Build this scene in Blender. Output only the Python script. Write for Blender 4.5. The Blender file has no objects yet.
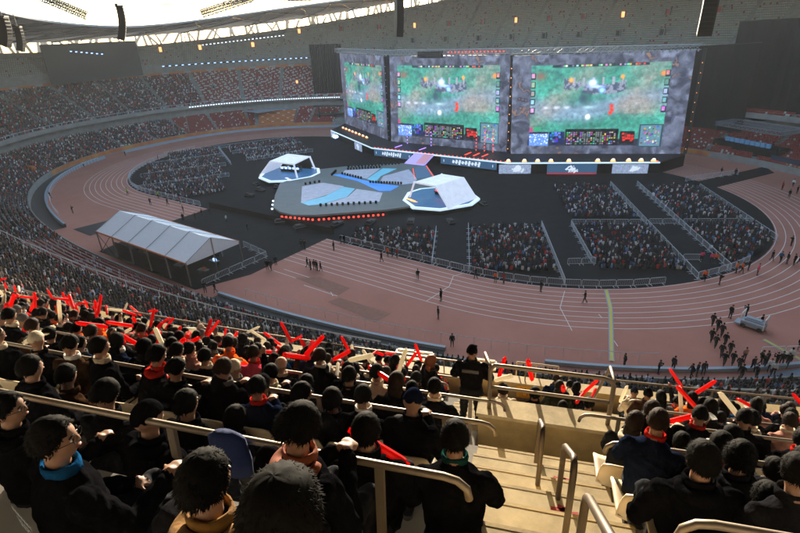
import bpy, math, random
import numpy as np
from mathutils import Vector, Matrix
random.seed(11); rng = np.random.default_rng(11)
SC = bpy.context.scene; LINK = SC.collection.objects.link
PI = math.pi; sin, cos = math.sin, math.cos
ORD = lambda n: ['zeroth','first','second','third','fourth','fifth','sixth','seventh','eighth','ninth','tenth','eleventh','twelfth'][n] if n < 13 else '%d%s' % (n, {1:'st',2:'nd',3:'rd'}.get(n % 10 if n % 100 not in (11,12,13) else 0, 'th'))

# ------------------------------------------------------------------ materials
def mat(name, col, rough=.7, metal=0., noise=0., nscale=6., bump=0., bscale=20., emit=None, estr=0., spec=.5, attr=None, trans=0., col2=None):
    m = bpy.data.materials.new(name); m.use_nodes = True
    nt = m.node_tree; N = nt.nodes; L = nt.links; b = N['Principled BSDF']
    b.inputs['Roughness'].default_value = rough; b.inputs['Metallic'].default_value = metal
    b.inputs['Specular IOR Level'].default_value = spec
    c = tuple(col) + (1,)
    b.inputs['Base Color'].default_value = c
    tc = N.new('ShaderNodeTexCoord') if (noise or bump) else None
    src = None
    if attr:
        a = N.new('ShaderNodeAttribute'); a.attribute_name = attr; src = a.outputs['Color']
        L.new(src, b.inputs['Base Color'])
    if noise:
        n = N.new('ShaderNodeTexNoise'); n.inputs['Scale'].default_value = nscale; n.inputs['Detail'].default_value = 6
        n.inputs['Roughness'].default_value = .65
        L.new(tc.outputs['Object'], n.inputs['Vector'])
        r = N.new('ShaderNodeMapRange'); r.inputs[1].default_value = .3; r.inputs[2].default_value = .7
        L.new(n.outputs['Fac'], r.inputs[0])
        if col2 is None:
            r.inputs[3].default_value = 1 - noise; r.inputs[4].default_value = 1 + noise
            mx = N.new('ShaderNodeMix'); mx.data_type = 'RGBA'; mx.blend_type = 'MULTIPLY'; mx.inputs[0].default_value = 1
            if src: L.new(src, mx.inputs[6])
            else: mx.inputs[6].default_value = c
            L.new(r.outputs[0], mx.inputs[7]); L.new(mx.outputs[2], b.inputs['Base Color'])
        else:
            mx = N.new('ShaderNodeMix'); mx.data_type = 'RGBA'
            mx.inputs[6].default_value = c; mx.inputs[7].default_value = tuple(col2) + (1,)
            L.new(r.outputs[0], mx.inputs[0]); L.new(mx.outputs[2], b.inputs['Base Color'])
    if bump:
        n = N.new('ShaderNodeTexNoise'); n.inputs['Scale'].default_value = bscale; n.inputs['Detail'].default_value = 4
        L.new(tc.outputs['Object'], n.inputs['Vector'])
        bp_ = N.new('ShaderNodeBump'); bp_.inputs['Strength'].default_value = bump; bp_.inputs['Distance'].default_value = .02
        L.new(n.outputs['Fac'], bp_.inputs['Height']); L.new(bp_.outputs[0], b.inputs['Normal'])
    if emit is not None:
        b.inputs['Emission Color'].default_value = tuple(emit) + (1,); b.inputs['Emission Strength'].default_value = estr*.42
    if trans:
        b.inputs['Transmission Weight'].default_value = trans
    return m
def mat_translucent(name, col, mixf=.5, rough=.4):
    m = bpy.data.materials.new(name); m.use_nodes = True
    nt = m.node_tree; N = nt.nodes; L = nt.links; b = N['Principled BSDF']
    b.inputs['Base Color'].default_value = tuple(col) + (1,); b.inputs['Roughness'].default_value = rough
    t = N.new('ShaderNodeBsdfTranslucent'); t.inputs['Color'].default_value = tuple(col) + (1,)
    x = N.new('ShaderNodeMixShader'); x.inputs[0].default_value = mixf
    L.new(b.outputs[0], x.inputs[1]); L.new(t.outputs[0], x.inputs[2]); L.new(x.outputs[0], N['Material Output'].inputs['Surface'])
    return m
def mat_screen(name, strength):
    m = bpy.data.materials.new(name); m.use_nodes = True
    nt = m.node_tree; N = nt.nodes; L = nt.links; b = N['Principled BSDF']
    b.inputs['Base Color'].default_value = (.02,.02,.02,1); b.inputs['Roughness'].default_value = .6
    a = N.new('ShaderNodeAttribute'); a.attribute_name = 'Col'
    L.new(a.outputs['Color'], b.inputs['Emission Color']); b.inputs['Emission Strength'].default_value = strength
    return m
EM = 1.0
M = dict(
 track=mat('track_rubber', (.39,.145,.092), .85, noise=.16, nscale=.12, bump=.15, bscale=60, col2=(.48,.19,.13)),
 line=mat('line_paint', (.75,.66,.6), .8),
 blackfloor=mat('black_floor_cover', (.0095,.0105,.012), .9, noise=.45, nscale=.35, spec=.12),
 blackmat=mat('black_matting', (.006,.0065,.008), .7, noise=.2, nscale=1),
 paving=mat('grey_paving', (.2,.23,.27), .8, noise=.15, nscale=.8),
 concrete=mat('stand_concrete', (.27,.255,.23), .85, noise=.2, nscale=.5, bump=.1),
 darkcon=mat('dark_concrete', (.05,.045,.04), .9, noise=.2),
 cream=mat('cream_paint', (.46,.33,.14), .65, noise=.3, nscale=1.8, bump=.08, bscale=40),
 step=mat('stair_concrete', (.56,.45,.26), .85, noise=.4, nscale=2.3, bump=.06, bscale=120),
 rail=mat('rail_steel', (.26,.21,.16), .5, .7, noise=.1, nscale=9),
 darkrail=mat('aisle_rail_steel', (.09,.065,.045), .5, .5, noise=.15, nscale=12),
 barrier=mat('barrier_steel', (.62,.64,.67), .5, .0),
 seatcream=mat('cream_seat_plastic', (.62,.5,.33), .4, noise=.05),
 seats=mat('seat_plastic', (1,1,1), .5, attr='Col'),
 crowd=mat('crowd_mix', (1,1,1), .85, attr='Col'),
 hair=mat('hair_black', (.003,.0025,.0022), .8, noise=.3, nscale=60, spec=.1),
 hairbrown=mat('hair_brown', (.022,.012,.007), .75, noise=.3, nscale=60, spec=.15),
 lips=mat('lip_skin', (.22,.07,.055), .5), skin=mat('skin', (.3,.16,.1), .55, noise=.06, nscale=20),
 trousers=mat('trousers_dark', (.01,.011,.015), .95, noise=.2, nscale=30, spec=.1),
 shoes=mat('shoe_rubber', (.03,.03,.03), .6),
 red=mat_translucent('red_inflatable_plastic', (.85,.018,.012), .5, .22),
 creamstick=mat_translucent('cream_inflatable_plastic', (.92,.86,.72), .4, .22),
 drape=mat('black_drape', (.004,.005,.006), 1., spec=.1, noise=.3, nscale=.5),
 metaldark=mat('dark_metal', (.009,.009,.011), .6, .0, spec=.3),
 truss=mat('truss_aluminium', (.35,.36,.38), .45, .6),
 tent=mat('tent_canvas', (.86,.87,.88), .6, noise=.04, nscale=2),
 orange=mat('orange_wall', (.55,.17,.04), .7, noise=.1),
 yellow=mat('yellow_sign', (.85,.45,.02), .5),
 redpaint=mat('red_paint', (.45,.03,.02), .6),
 bluecap=mat('blue_grey_cap', (.3,.36,.42), .6, noise=.1),
 white=mat('white_panel', (.8,.8,.8), .5),
 membrane=mat('roof_membrane', (.22,.225,.235), .8, noise=.12, nscale=.05),
 steelroof=mat('roof_steel', (.5,.48,.44), .5, .2),
 grey=mat('grey_plastic', (.3,.32,.34), .5),
 mesa=mat('stage_deck', (.012,.012,.015), .5, noise=.3, spec=.3),
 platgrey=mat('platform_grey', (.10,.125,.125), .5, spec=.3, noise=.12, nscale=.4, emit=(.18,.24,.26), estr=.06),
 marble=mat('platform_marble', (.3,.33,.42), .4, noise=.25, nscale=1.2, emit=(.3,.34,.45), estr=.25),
 river=mat('platform_river', (.05,.3,.45), .35, noise=.2, nscale=.6, emit=(.12,.42,.62), estr=.35),
 blueglow=mat('platform_blue', (.02,.15,.5), .35, noise=.2, nscale=.5, emit=(.03,.22,.75), estr=.45),
 boothfloor=mat('booth_floor', (.02,.1,.22), .35, noise=.3, nscale=1, emit=(.02,.12,.28), estr=.3),
 canopy=mat('booth_canopy', (.8,.82,.86), .5, noise=.12, nscale=1, emit=(.6,.62,.7), estr=.3),  # canopy emission stands in for lamp light falling on it
 rim=mat('light_strip', (.7,.75,.8), .5, emit=(.6,.8,.95), estr=.45),
 lblue=mat('blue_light', (.1,.2,.8), .5, emit=(.25,.45,1), estr=2.2),
 lwhiteb=mat('cool_light', (.8,.8,.8), .5, emit=(.65,.8,1), estr=1.6),
 lred=mat('red_light', (.8,.05,.02), .5, emit=(1,.05,.03), estr=1.4),
 lpurple=mat('purple_light', (.4,.1,.9), .5, emit=(.35,.2,1), estr=1.3),
 lorange=mat('orange_light', (.9,.3,.05), .5, emit=(1,.35,.12), estr=1.2),
 lwarm=mat('warm_light', (.9,.7,.5), .5, emit=(1,.75,.55), estr=1.2),
 purpleramp=mat('ramp_purple', (.3,.25,.6), .4, emit=(.3,.26,.75), estr=.6),
 pinkramp=mat('ramp_pink', (.4,.2,.25), .4, emit=(.45,.22,.3), estr=.45),
 board=mat('board_blue', (.03,.07,.13), .5, emit=(.03,.09,.18), estr=.5),
 boardw=mat('board_mark', (.6,.65,.7), .5, emit=(.6,.68,.75), estr=.5),
 lion=mat('board_pale', (.3,.35,.45), .5, noise=.6, nscale=2.2, emit=(.2,.25,.36), estr=.6),
 darkred=mat('board_red', (.3,.01,.02), .5, emit=(.4,.02,.03), estr=.5),
 yel2=mat('cable_yellow', (.6,.48,.05), .6), grn=mat('banner_yellow', (.55,.42,.05), .7),
 tape=mat('banner_red', (.45,.08,.04), .7, noise=.5, nscale=.25, col2=(.6,.28,.05)),
 bluewall=mat('banner_navy', (.02,.03,.06), .7), gold=mat('gold_mark', (.3,.22,.06), .6),
 sand=mat('sand_cover', (.24,.12,.075), .9, noise=.5, nscale=1.6, col2=(.37,.15,.1)),
 screen=mat_screen('led_display', .36), lcd=mat_screen('led_display_side', .33),
)
JK = dict(black=(.005,.005,.006), charcoal=(.012,.012,.014), navy=(.008,.012,.028), brown=(.035,.018,.01), olive=(.02,.021,.011),
          grey=(.13,.13,.13), cream=(.55,.47,.36), red=(.4,.02,.015), blue=(.008,.06,.16), white=(.65,.63,.6), orange=(.8,.13,.02), green=(.008,.04,.035), pink=(.75,.08,.15), blush=(.4,.2,.16))
MJ = {k: mat('cloth_' + k, v, .95, noise=.3, nscale=9, bump=.4, bscale=30, spec=.0) for k, v in JK.items()}
MJ['hivis'] = mat('cloth_hivis', (.35,.6,.05), .8)

# ------------------------------------------------------------------ mesh tools
class MB:
    def __init__(s): s.V = []; s.F = []; s.m = []
    def add(s, V, F, m=0):
        o = len(s.V); s.V += [tuple(map(float, v)) for v in V]; s.F += [tuple(i + o for i in f) for f in F]; s.m += [m] * len(F)
    def box(s, c, d, rz=0., m=0, rx=0., ry=0.):
        R_ = Matrix.Rotation(rz, 3, 'Z') @ Matrix.Rotation(ry, 3, 'Y') @ Matrix.Rotation(rx, 3, 'X')
        V = [Vector(c) + R_ @ Vector((x * d[0] / 2, y * d[1] / 2, z * d[2] / 2)) for x in (-1,1) for y in (-1,1) for z in (-1,1)]
        s.add(V, [(0,1,3,2),(4,6,7,5),(0,4,5,1),(2,3,7,6),(0,2,6,4),(1,5,7,3)], m)
    def beam(s, a, b, w, h=None, m=0):
        a, b = Vector(a), Vector(b); d = (b - a); L_ = d.length
        if L_ < 1e-6: return
        q = d.to_track_quat('X', 'Z').to_matrix(); h = h or w; c = (a + b) / 2
        V = [c + q @ Vector((x * L_ / 2, y * w / 2, z * h / 2)) for x in (-1,1) for y in (-1,1) for z in (-1,1)]
        s.add(V, [(0,1,3,2),(4,6,7,5),(0,4,5,1),(2,3,7,6),(0,2,6,4),(1,5,7,3)], m)
    def prism(s, poly, z0, z1, m=0, mt=None):
        a = sum(poly[i][0] * poly[(i+1) % len(poly)][1] - poly[(i+1) % len(poly)][0] * poly[i][1] for i in range(len(poly)))
        if a < 0: poly = poly[::-1]
        n = len(poly); V = [(x, y, z0) for x, y in poly] + [(x, y, z1) for x, y in poly]
        s.add(V, [tuple(range(n))[::-1]] + [(i, (i+1) % n, (i+1) % n + n, i + n) for i in range(n)], m)
        s.add([(x, y, z1) for x, y in poly], [tuple(range(n))], m if mt is None else mt)
    def sheet(s, poly, z, m=0):
        a = sum(poly[i][0] * poly[(i+1) % len(poly)][1] - poly[(i+1) % len(poly)][0] * poly[i][1] for i in range(len(poly)))
        if a < 0: poly = poly[::-1]
        s.add([(x, y, z) for x, y in poly], [tuple(range(len(poly)))], m)
    def tube(s, pts, r, n=8, m=0, closed=False):
        pts = [Vector(p) for p in pts]; K = len(pts); rs = r if isinstance(r, (list, tuple)) else [r] * K
        V = []; up = Vector((0,0,1)); prev = None
        for i, p in enumerate(pts):
            t = (pts[(i+1) % K] - pts[i-1]) if closed else (pts[min(i+1, K-1)] - pts[max(i-1, 0)])
            if t.length < 1e-9: t = Vector((0,0,1))
            t.normalize()
            a = prev if prev is not None else (up if abs(t.z) < .9 else Vector((1,0,0)))
            x = (a - t * a.dot(t))
            if x.length < 1e-6: x = t.orthogonal()
            x.normalize(); y = t.cross(x); prev = x
            V += [p + (x * cos(2*PI*j/n) + y * sin(2*PI*j/n)) * rs[i] for j in range(n)]
        F = [(i*n+j, i*n+(j+1) % n, ((i+1) % K)*n+(j+1) % n, ((i+1) % K)*n+j) for i in range(K if closed else K-1) for j in range(n)]
        if not closed: F += [tuple(range(n))[::-1], tuple((K-1)*n+j for j in range(n))]
        s.add(V, F, m)
    def ell(s, c, r, nu=10, nv=7, m=0):
        V = [(c[0], c[1], c[2] - r[2])]
        for i in range(1, nv):
            a = -PI/2 + PI*i/nv
            V += [(c[0]+r[0]*cos(a)*cos(2*PI*j/nu), c[1]+r[1]*cos(a)*sin(2*PI*j/nu), c[2]+r[2]*sin(a)) for j in range(nu)]
        V.append((c[0], c[1], c[2] + r[2])); T = len(V) - 1
        F = [(0, 1+(j+1) % nu, 1+j) for j in range(nu)] + [(1+i*nu+j, 1+i*nu+(j+1) % nu, 1+(i+1)*nu+(j+1) % nu, 1+(i+1)*nu+j) for i in range(nv-2) for j in range(nu)]
        F += [(T, 1+(nv-2)*nu+j, 1+(nv-2)*nu+(j+1) % nu) for j in range(nu)]
        s.add(V, F, m)
    def rings(s, rr, n=16, m=0):      # (cx,cy,cz,rx,ry)
        V = [(c[0]+c[3]*cos(2*PI*j/n), c[1]+c[4]*sin(2*PI*j/n), c[2]) for c in rr for j in range(n)]
        K = len(rr); F = [(i*n+j, i*n+(j+1) % n, (i+1)*n+(j+1) % n, (i+1)*n+j) for i in range(K-1) for j in range(n)]
        F += [tuple(range(n))[::-1], tuple((K-1)*n+j for j in range(n))]; s.add(V, F, m)
    def mesh(s, name, mats):
        me = bpy.data.meshes.new(name); me.from_pydata(s.V, [], s.F)
        for k in (mats if isinstance(mats, (list, tuple)) else [mats]): me.materials.append(k)
        if any(s.m): me.polygons.foreach_set('material_index', s.m)
        me.update(); return me
    def obj(s, name, mats, parent=None, smooth=False, loc=None):
        me = s.mesh(name, mats)
        if smooth: me.polygons.foreach_set('use_smooth', [True] * len(me.polygons))
        o = bpy.data.objects.new(name, me); LINK(o)
        if parent: o.parent = parent
        if loc: o.location = loc
        return o
def tag(o, label, cat, group=None, kind=None):
    if label: o['label'] = label
    if cat: o['category'] = cat
    if group: o['group'] = group
    if kind: o['kind'] = kind
    return o
def thing(name, label, cat, loc=(0,0,0), rz=0., group=None):
    o = bpy.data.objects.new(name, None); LINK(o); o.empty_display_size = .1; o.location = loc; o.rotation_euler = (0,0,rz)
    return tag(o, label, cat, group)
def child(name, me, parent, mats=None):
    o = bpy.data.objects.new(name, me); LINK(o); o.parent = parent
    if mats:
        for i, k in enumerate(mats):
            if k: o.material_slots[i].link = 'OBJECT'; o.material_slots[i].material = k
    return o
def copy_thing(src, loc, rz, label, scale=None):
    r = src.copy(); LINK(r); r.location = loc; r.rotation_euler = (0,0,rz); r['label'] = label
    if scale: r.scale = (scale,) * 3
    for ch in src.children:
        c = ch.copy(); LINK(c); c.parent = r
        for g in ch.children: d = g.copy(); LINK(d); d.parent = c
    return r
def struct(name, mb, m, smooth=False): return tag(mb.obj(name, m, smooth=smooth), None, None, kind='structure')
def bulk(name, TV, TF, P, RZ, SCL, COLV, mt, parent=None):
    """one mesh of many small figures/seats: template verts, positions, yaw, scale, per-vertex colours"""
    n, k = len(P), len(TV); TV = np.asarray(TV, float); P = np.asarray(P, float); RZ = np.asarray(RZ, float); SCL = np.asarray(SCL, float)
    c, s_ = np.cos(RZ)[:, None], np.sin(RZ)[:, None]
    X = (TV[None,:,0]*c - TV[None,:,1]*s_)*SCL[:,None] + P[:,0:1]; Y = (TV[None,:,0]*s_ + TV[None,:,1]*c)*SCL[:,None] + P[:,1:2]; Z = TV[None,:,2]*SCL[:,None] + P[:,2:3]
    V = np.stack([X, Y, Z], 2).reshape(-1, 3)
    fl = [f for f in TF]; ls = np.array([len(f) for f in fl]); li = np.concatenate([np.array(f) for f in fl])
    LI = (li[None,:] + (np.arange(n)*k)[:,None]).ravel(); LS = np.tile(ls, n)
    me = bpy.data.meshes.new(name); me.vertices.add(len(V)); me.vertices.foreach_set('co', V.astype(np.float32).ravel())
    me.loops.add(len(LI)); me.loops.foreach_set('vertex_index', LI.astype(np.int32))
    me.polygons.add(len(LS)); me.polygons.foreach_set('loop_start', (np.cumsum(LS) - LS).astype(np.int32)); me.polygons.foreach_set('loop_total', LS.astype(np.int32))
    me.update(calc_edges=True)
    a = me.color_attributes.new('Col', 'FLOAT_COLOR', 'POINT')
    C4 = np.concatenate([COLV.reshape(-1, 3), np.ones((len(V), 1))], 1).astype(np.float32); a.data.foreach_set('color', C4.ravel())
    me.materials.append(mt); o = bpy.data.objects.new(name, me); LINK(o)
    if parent: o.parent = parent
    return o

# ------------------------------------------------------------------ bowl geometry
A_, B_, N_ = 100., 63., 2.4
_t = np.linspace(0, 2*PI, 14401); _c, _s = np.cos(_t), np.sin(_t)
_X = A_*np.sign(_c)*abs(_c)**(2/N_); _Y = B_*np.sign(_s)*abs(_s)**(2/N_)
_S = np.concatenate([[0], np.cumsum(np.hypot(np.diff(_X), np.diff(_Y)))]); STOT = _S[-1]
_nx = np.sign(_X)*abs(_X/A_)**(N_-1)/A_; _ny = np.sign(_Y)*abs(_Y/B_)**(N_-1)/B_; _m = np.hypot(_nx, _ny); _nx /= _m; _ny /= _m
def base(s):
    q = (np.asarray(s, float) + 461.73) % STOT
    x, y, a, b = (np.interp(q, _S, v) for v in (_X, _Y, _nx, _ny)); n = np.hypot(a, b); return x, y, a/n, b/n
def bp(s, k):
    x, y, a, b = base(s); return x + k*a, y + k*b
def ztop(s): return 37.6 - 8.1*np.cos(2*PI*(np.asarray(s, float)+194)/267.6)
def face_rz(s):
    x, y, a, b = base(s); return np.arctan2(a, -b)
def stretch(s, k):     # metres along the row per metre of base arc
    x0, y0 = bp(s-.5, k); x1, y1 = bp(s+.5, k); return float(np.hypot(x1-x0, y1-y0))
def loft(name, prof, ss, m, mi=None):
    """prof(s)->[(k,z)..] lofted along s samples"""
    P = [prof(s) for s in ss]; K = len(P[0]); V = []
    for s, pr in zip(ss, P):
        x, y, a, b = base(s)
        V += [(float(x+k*a), float(y+k*b), float(z)) for k, z in pr]
    F = [(i*K+j, i*K+j+1, (i+1)*K+j+1, (i+1)*K+j) for i in range(len(ss)-1) for j in range(K-1)]
    mb = MB(); mb.V = V; mb.F = F; mb.m = ([mi(j) for j in range(K-1)] * (len(ss)-1)) if mi else [0]*len(F)
    return mb
RNG_ALL = list(np.linspace(-400, -400+STOT, 300))
fl = lambda k: 30.73 + .69*(k-43)
RJ = lambda j: 31.85 + .925*j
ZJ = lambda j: fl(RJ(j)+.4625)

def p_lower(s):
    pr = [(0,-.2),(0,1.5),(.18,1.5),(.18,1.0)]; 
    for i in range(17): pr += [(.18+.82*i, 1.0+.25*i), (.18+.82*(i+1), 1.0+.25*i)]
    return pr + [(14.12,5.0),(14.12,8.3)]
tag(loft('lower_tier', p_lower, RNG_ALL, 0).obj('lower_tier', M['concrete']), 'lower concrete seating tier rising in steps from the trackside wall', 'grandstand')
def p_mid(s):
    pr = [(14.1,8.45),(11.95,8.45),(11.95,9.75),(12.15,9.75),(12.15,9.3)]
    for i in range(25): pr += [(12.15+.83*i, 9.3+.42*i), (12.15+.83*(i+1), 9.3+.42*i)]
    return pr + [(32.9,20.2),(32.9,22.6)]
tag(loft('middle_tier', p_mid, RNG_ALL, 0).obj('middle_tier', M['concrete']), 'middle seating tier whose grey rim overhangs the lower tier', 'grandstand')
def upper_prof(kcap=None):
    def f(s):
        zt = float(ztop(s)); pr = [(33.2,22.65),(31.98,22.65),(31.98,24.12),(32.2,24.12),(32.2,ZJ(0))]
        for j in range(0, 34):
            zj = 26.5 if (j == 6 and -.44 < s < .92) else ZJ(j)
            if j: pr.append((RJ(j), zj))
            pr.append((RJ(j+1), zj))
        return [(k, z) if z <= zt else (32+(zt-23.2)/.69, zt) for k, z in pr] + [(32+(zt-23.2)/.69, zt+1.2), (32+(zt-23.2)/.69+.3, zt+1.2), (32+(zt-23.2)/.69+.3, 10.)]
    return f
ss = list(np.linspace(-400, -60, 190)) + list(np.linspace(-58, -14, 50)) + sorted(list(np.linspace(-13, 12, 70)) + [-.442,-.438,.918,.922]) + list(np.linspace(14, -400+STOT, 50))
tag(loft('upper_tier', upper_prof(), ss, 0).obj('upper_tier', M['concrete']), 'steep upper seating tier with a cream parapet along its front', 'grandstand')
# near parapet skin (cream) + front rail
def skin(s): return [(31.94,22.8),(31.94,24.16),(32.24,24.16),(32.24,ZJ(0)+.01)]
tag(loft('x', skin, list(np.linspace(-60, 30, 160)), 0).obj('tier_parapet', M['cream']), 'cream painted parapet wall along the front of the near upper tier', 'parapet')

# ------------------------------------------------------------------ ground
mb = MB(); mb.sheet([(-400,-400),(400,-400),(400,400),(-400,400)], -.25); struct('ground', mb, M['paving'])
mb = MB(); S300 = np.linspace(-400, -400+STOT, 301)[:-1]; x, y = bp(S300, -.02); mb.prism(list(zip(x.tolist(), y.tolist())), -.2, 0); struct('running_surface', mb, M['track'])
def oval(r, n=48, L=42.195, gap=None):
    pts = [(L + r*cos(a), r*sin(a)) for a in np.linspace(-PI/2, PI/2, n)] + [(-L + r*cos(a), r*sin(a)) for a in np.linspace(PI/2, 3*PI/2, n)]
    return [(float(a), float(b)) for a, b in pts]
def strip(mb, pts, w, z, closed=False, m=0):
    P = [Vector((p[0], p[1], 0)) for p in pts]; K = len(P); V = []
    for i in range(K):
        t = (P[(i+1) % K] - P[i-1]) if closed else (P[min(i+1, K-1)] - P[max(i-1, 0)]); t.normalize(); n = Vector((-t.y, t.x, 0)) * w/2
        V += [(*(P[i]+n).xy, z), (*(P[i]-n).xy, z)]
    F = [(2*i, 2*i+1, (2*((i+1) % K))+1, 2*((i+1) % K)) for i in range(K if closed else K-1)]; mb.add(V, [f[::-1] for f in F], m)
mb = MB()
for i in range(9): strip(mb, oval(36.5+1.22*i), .1, .006, True)
struct('lane_markings', mb, M['line'])
mb = MB()
strip(mb, [(42.2,-46.2),(42.6,-41),(41.5,-38),(42.2,-36.7)], .09, .01); strip(mb, [(56.5,-34.4),(57.5,-39),(60.5,-43.5)], .09, .01)
for a in ([(24.6,-51.3),(31,-51.3)], [(18,-49),(30,-49.2)], [(17,-50.2),(24,-50.3)], [(-20,-48.6),(15,-48.7)], [(26,-48.6),(30.5,-51.6)], [(62,-38.2),(62.6,-38.9)], [(65,-43),(65.7,-44)]): strip(mb, a, .1, .01)
struct('field_event_markings', mb, M['line'])
inf = oval(36.3); 
mb = MB(); mb.sheet(inf, .012); mb.sheet([(-19,-35.5),(15.2,-33.5),(15,-53),(12,-60.5),(-16,-60.5),(-19,-47)], .016); mb.sheet([(62.5,26.5),(67.4,25.2),(77,43.2),(75,48.5)], .02)
struct('black_floor', mb, M['blackfloor'])
mb = MB(); mb.sheet([(-32.5,-57.5),(-31.4,-50.8),(-25.5,-50),(-25.5,-57.5)], .02); struct('black_mat', mb, M['blackmat'])
mb = MB(); mb.sheet([(74.4,-48.5),(76.5,-44.2),(81.8,-38.6),(88,-37),(88,-41)], .02); struct('paving', mb, M['paving'])
mb = MB(); mb.sheet([(21.8,-50.3),(24.8,-48.2),(31,-48.6),(31,-51)], .02); mb.sheet([(31,-53.2),(31.6,-51.5),(40.1,-51.3),(39.8,-54)], .02); struct('sand_pit_cover', mb, M['sand'])
# yellow cable covers
for pts, lb in (([(61,-31.4),(62.8,-36),(64.2,-41),(65.9,-47.2)], 'yellow cable cover crossing the running track below the seated blocks'), ([(78.6,-34.6),(80.2,-35.8),(84,-38.4)], 'short yellow cable cover beside the glass cart')):
    mb = MB(); strip(mb, pts, .55, .05, m=1); strip(mb, pts, .28, .09); tag(mb.obj('cable_cover', [M['yel2'], M['grey']]), lb, 'cable cover')
# low wall and trench round the field
def lw(s): h = .8 if s < -60 else .4; return [(-3.3,0.),(-3.3,h),(-2.9,h),(-2.9,0.)]
for a, b, lb in ((-172, -96, 'curved low wall with pale cap at the left end of the track'), (-44, -9, 'low wall with pale blue cap beside the near track'), (-330+0, -180, 'pale low wall in front of the far left stand'), (2, 30, 'low pale capped wall at the right corner')):
    tag(loft('low_wall', lw, list(np.linspace(a, b, 60)), 0, lambda j: 0).obj('low_wall', M['bluecap']), lb, 'low wall')
mb = loft('trench', lambda s: [(-2.9,.02),(-.05,.02)], list(np.linspace(-172, -96, 50)), 0); struct('trench_floor', mb, M['darkcon'])
mb = loft('trench', lambda s: [(-2.9,.02),(-.05,.02)], list(np.linspace(-44, -9, 40)), 0); struct('trench_floor', mb, M['darkcon'])
# banners on the trackside wall
mb = loft('b', lambda s: [(-.06,.35),(-.06,1.45)], list(np.linspace(-262, -150, 90)), 0); tag(mb.obj('wall_banner', M['tape']), 'long red and orange banner on the wall below the far left stand', 'banner')
mb = loft('b', lambda s: [(-.06,.3),(-.06,1.4)], list(np.linspace(-392, -366, 20)), 0); tag(mb.obj('wall_banner', M['tape']), 'red to yellow banner on the wall right of the stage', 'banner')
mb = MB(); mb.prism([(75.6,48.8),(84,41.5),(90,30),(90.5,30.3),(84.5,42.2),(76,49.4)], 0, 2.7); bw = thing('navy_fence', 'navy blue fence with faint gold lettering at the right edge', 'fence'); mb.obj('fence_panel', M['bluewall'], bw)
mb = MB()
for i in range(9):
    a = Vector((77.4, 47.2)) + (Vector((84,41.4)) - Vector((77.4,47.2))) * (i/9 + .03); mb.box((a.x-.18, a.y-.2, 1.4), (.5, .05, .5 + .12*(i % 3)), -.72)
mb.obj('lettering', M['gold'], bw)
# orange divider wall at left of the near lower tier
mb = MB(); mb.prism([(-86.5,-43.2),(-104,-47.8),(-104.3,-46.8),(-86.8,-42.2)], 0, 3.3); tag(mb.obj('divider_wall', M['orange']), 'orange wall dividing the lower stand at the left edge', 'wall')
# tier railings: rim of mid tier etc
def rim(name, k, z, s0, s1, r, m, lb, cat='railing', n=120, posts=0, h=.5):
    ssx = np.linspace(s0, s1, n); x, y = bp(ssx, k); mb = MB(); mb.tube([(float(a), float(b), z) for a, b in zip(x, y)], r, 6)
    if posts:
        for q in np.arange(s0, s1, posts):
            a, b = bp(q, k); mb.tube([(a, b, z-h), (a, b, z)], r*.8, 5)
    return tag(mb.obj(name, m), lb, cat)
rim('tier_rim_railing', 12.0, 10.5, -265, -10, .06, M['barrier'], 'thin grey railing on the rim of the middle tier', posts=2.5, h=.8, n=200)
rim('trackside_railing', -4.6, 1.1, -40, 14, .035, M['barrier'], 'white tubular railing curving round the near edge of the track', posts=2., h=1.1, n=80)
rim('trackside_railing', -3.9, 1.15, -168, -104, .05, M['barrier'], 'white railing round the left end of the track', posts=1.6, h=1.15, n=80)
# led ribbons
def ribbon(k, z, s0, s1, h, w, gap, m, lb, name='led_ribbon', mback=None):
    r = thing(name, lb, 'light strip'); 
    b = loft('x', lambda s: [(k,z-.1),(k,z+h+.1)], list(np.linspace(s0, s1, 90)), 0); b.obj('backing', mback or M['metaldark'], r)
    mb = MB(); q = s0
    while q < s1:
        a, c = bp(q, k-.05), bp(q+w, k-.05); mb.beam((a[0], a[1], z+h/2), (c[0], c[1], z+h/2), .06, h); q += gap
    o = mb.obj('lamps', m, r); return r
ribbon(11.85, 9.0, -262, -213, .28, .45, .8, M['lwhiteb'], 'blue white light strip along the rim of the middle tier')
ribbon(31.9, 23.3, -256, -212, .22, .5, 1.5, M['lblue'], 'dotted blue lights along the front of the empty upper tier')
# orange band above mid tier
ob = thing('suite_band', 'orange band with white plates between middle and upper tiers', 'fascia band')
loft('x', lambda s: [(32.6,20.25),(32.6,21.1)], list(np.linspace(-262, -150, 90)), 0).obj('band', M['orange'], ob)
mb = MB()
for q in np.arange(-260, -150, 5.2):
    a, c = bp(q, 32.5), bp(q+1.6, 32.5); mb.beam((a[0], a[1], 20.7), (c[0], c[1], 20.7), .06, .6)
mb.obj('plates', M['grey'], ob)

tag(loft('x', lambda s: [(59.6,8.),(59.6,float(ztop(s))+4.8),(60.2,float(ztop(s))+4.8),(60.2,8.)], list(np.linspace(-130, 108, 120)), 0).obj('rear_light_blocker', M['darkcon']), 'added unseen dark wall blocking light from behind the near stand', 'wall')  # added out of view to cut light reaching the near rows from behind
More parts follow.
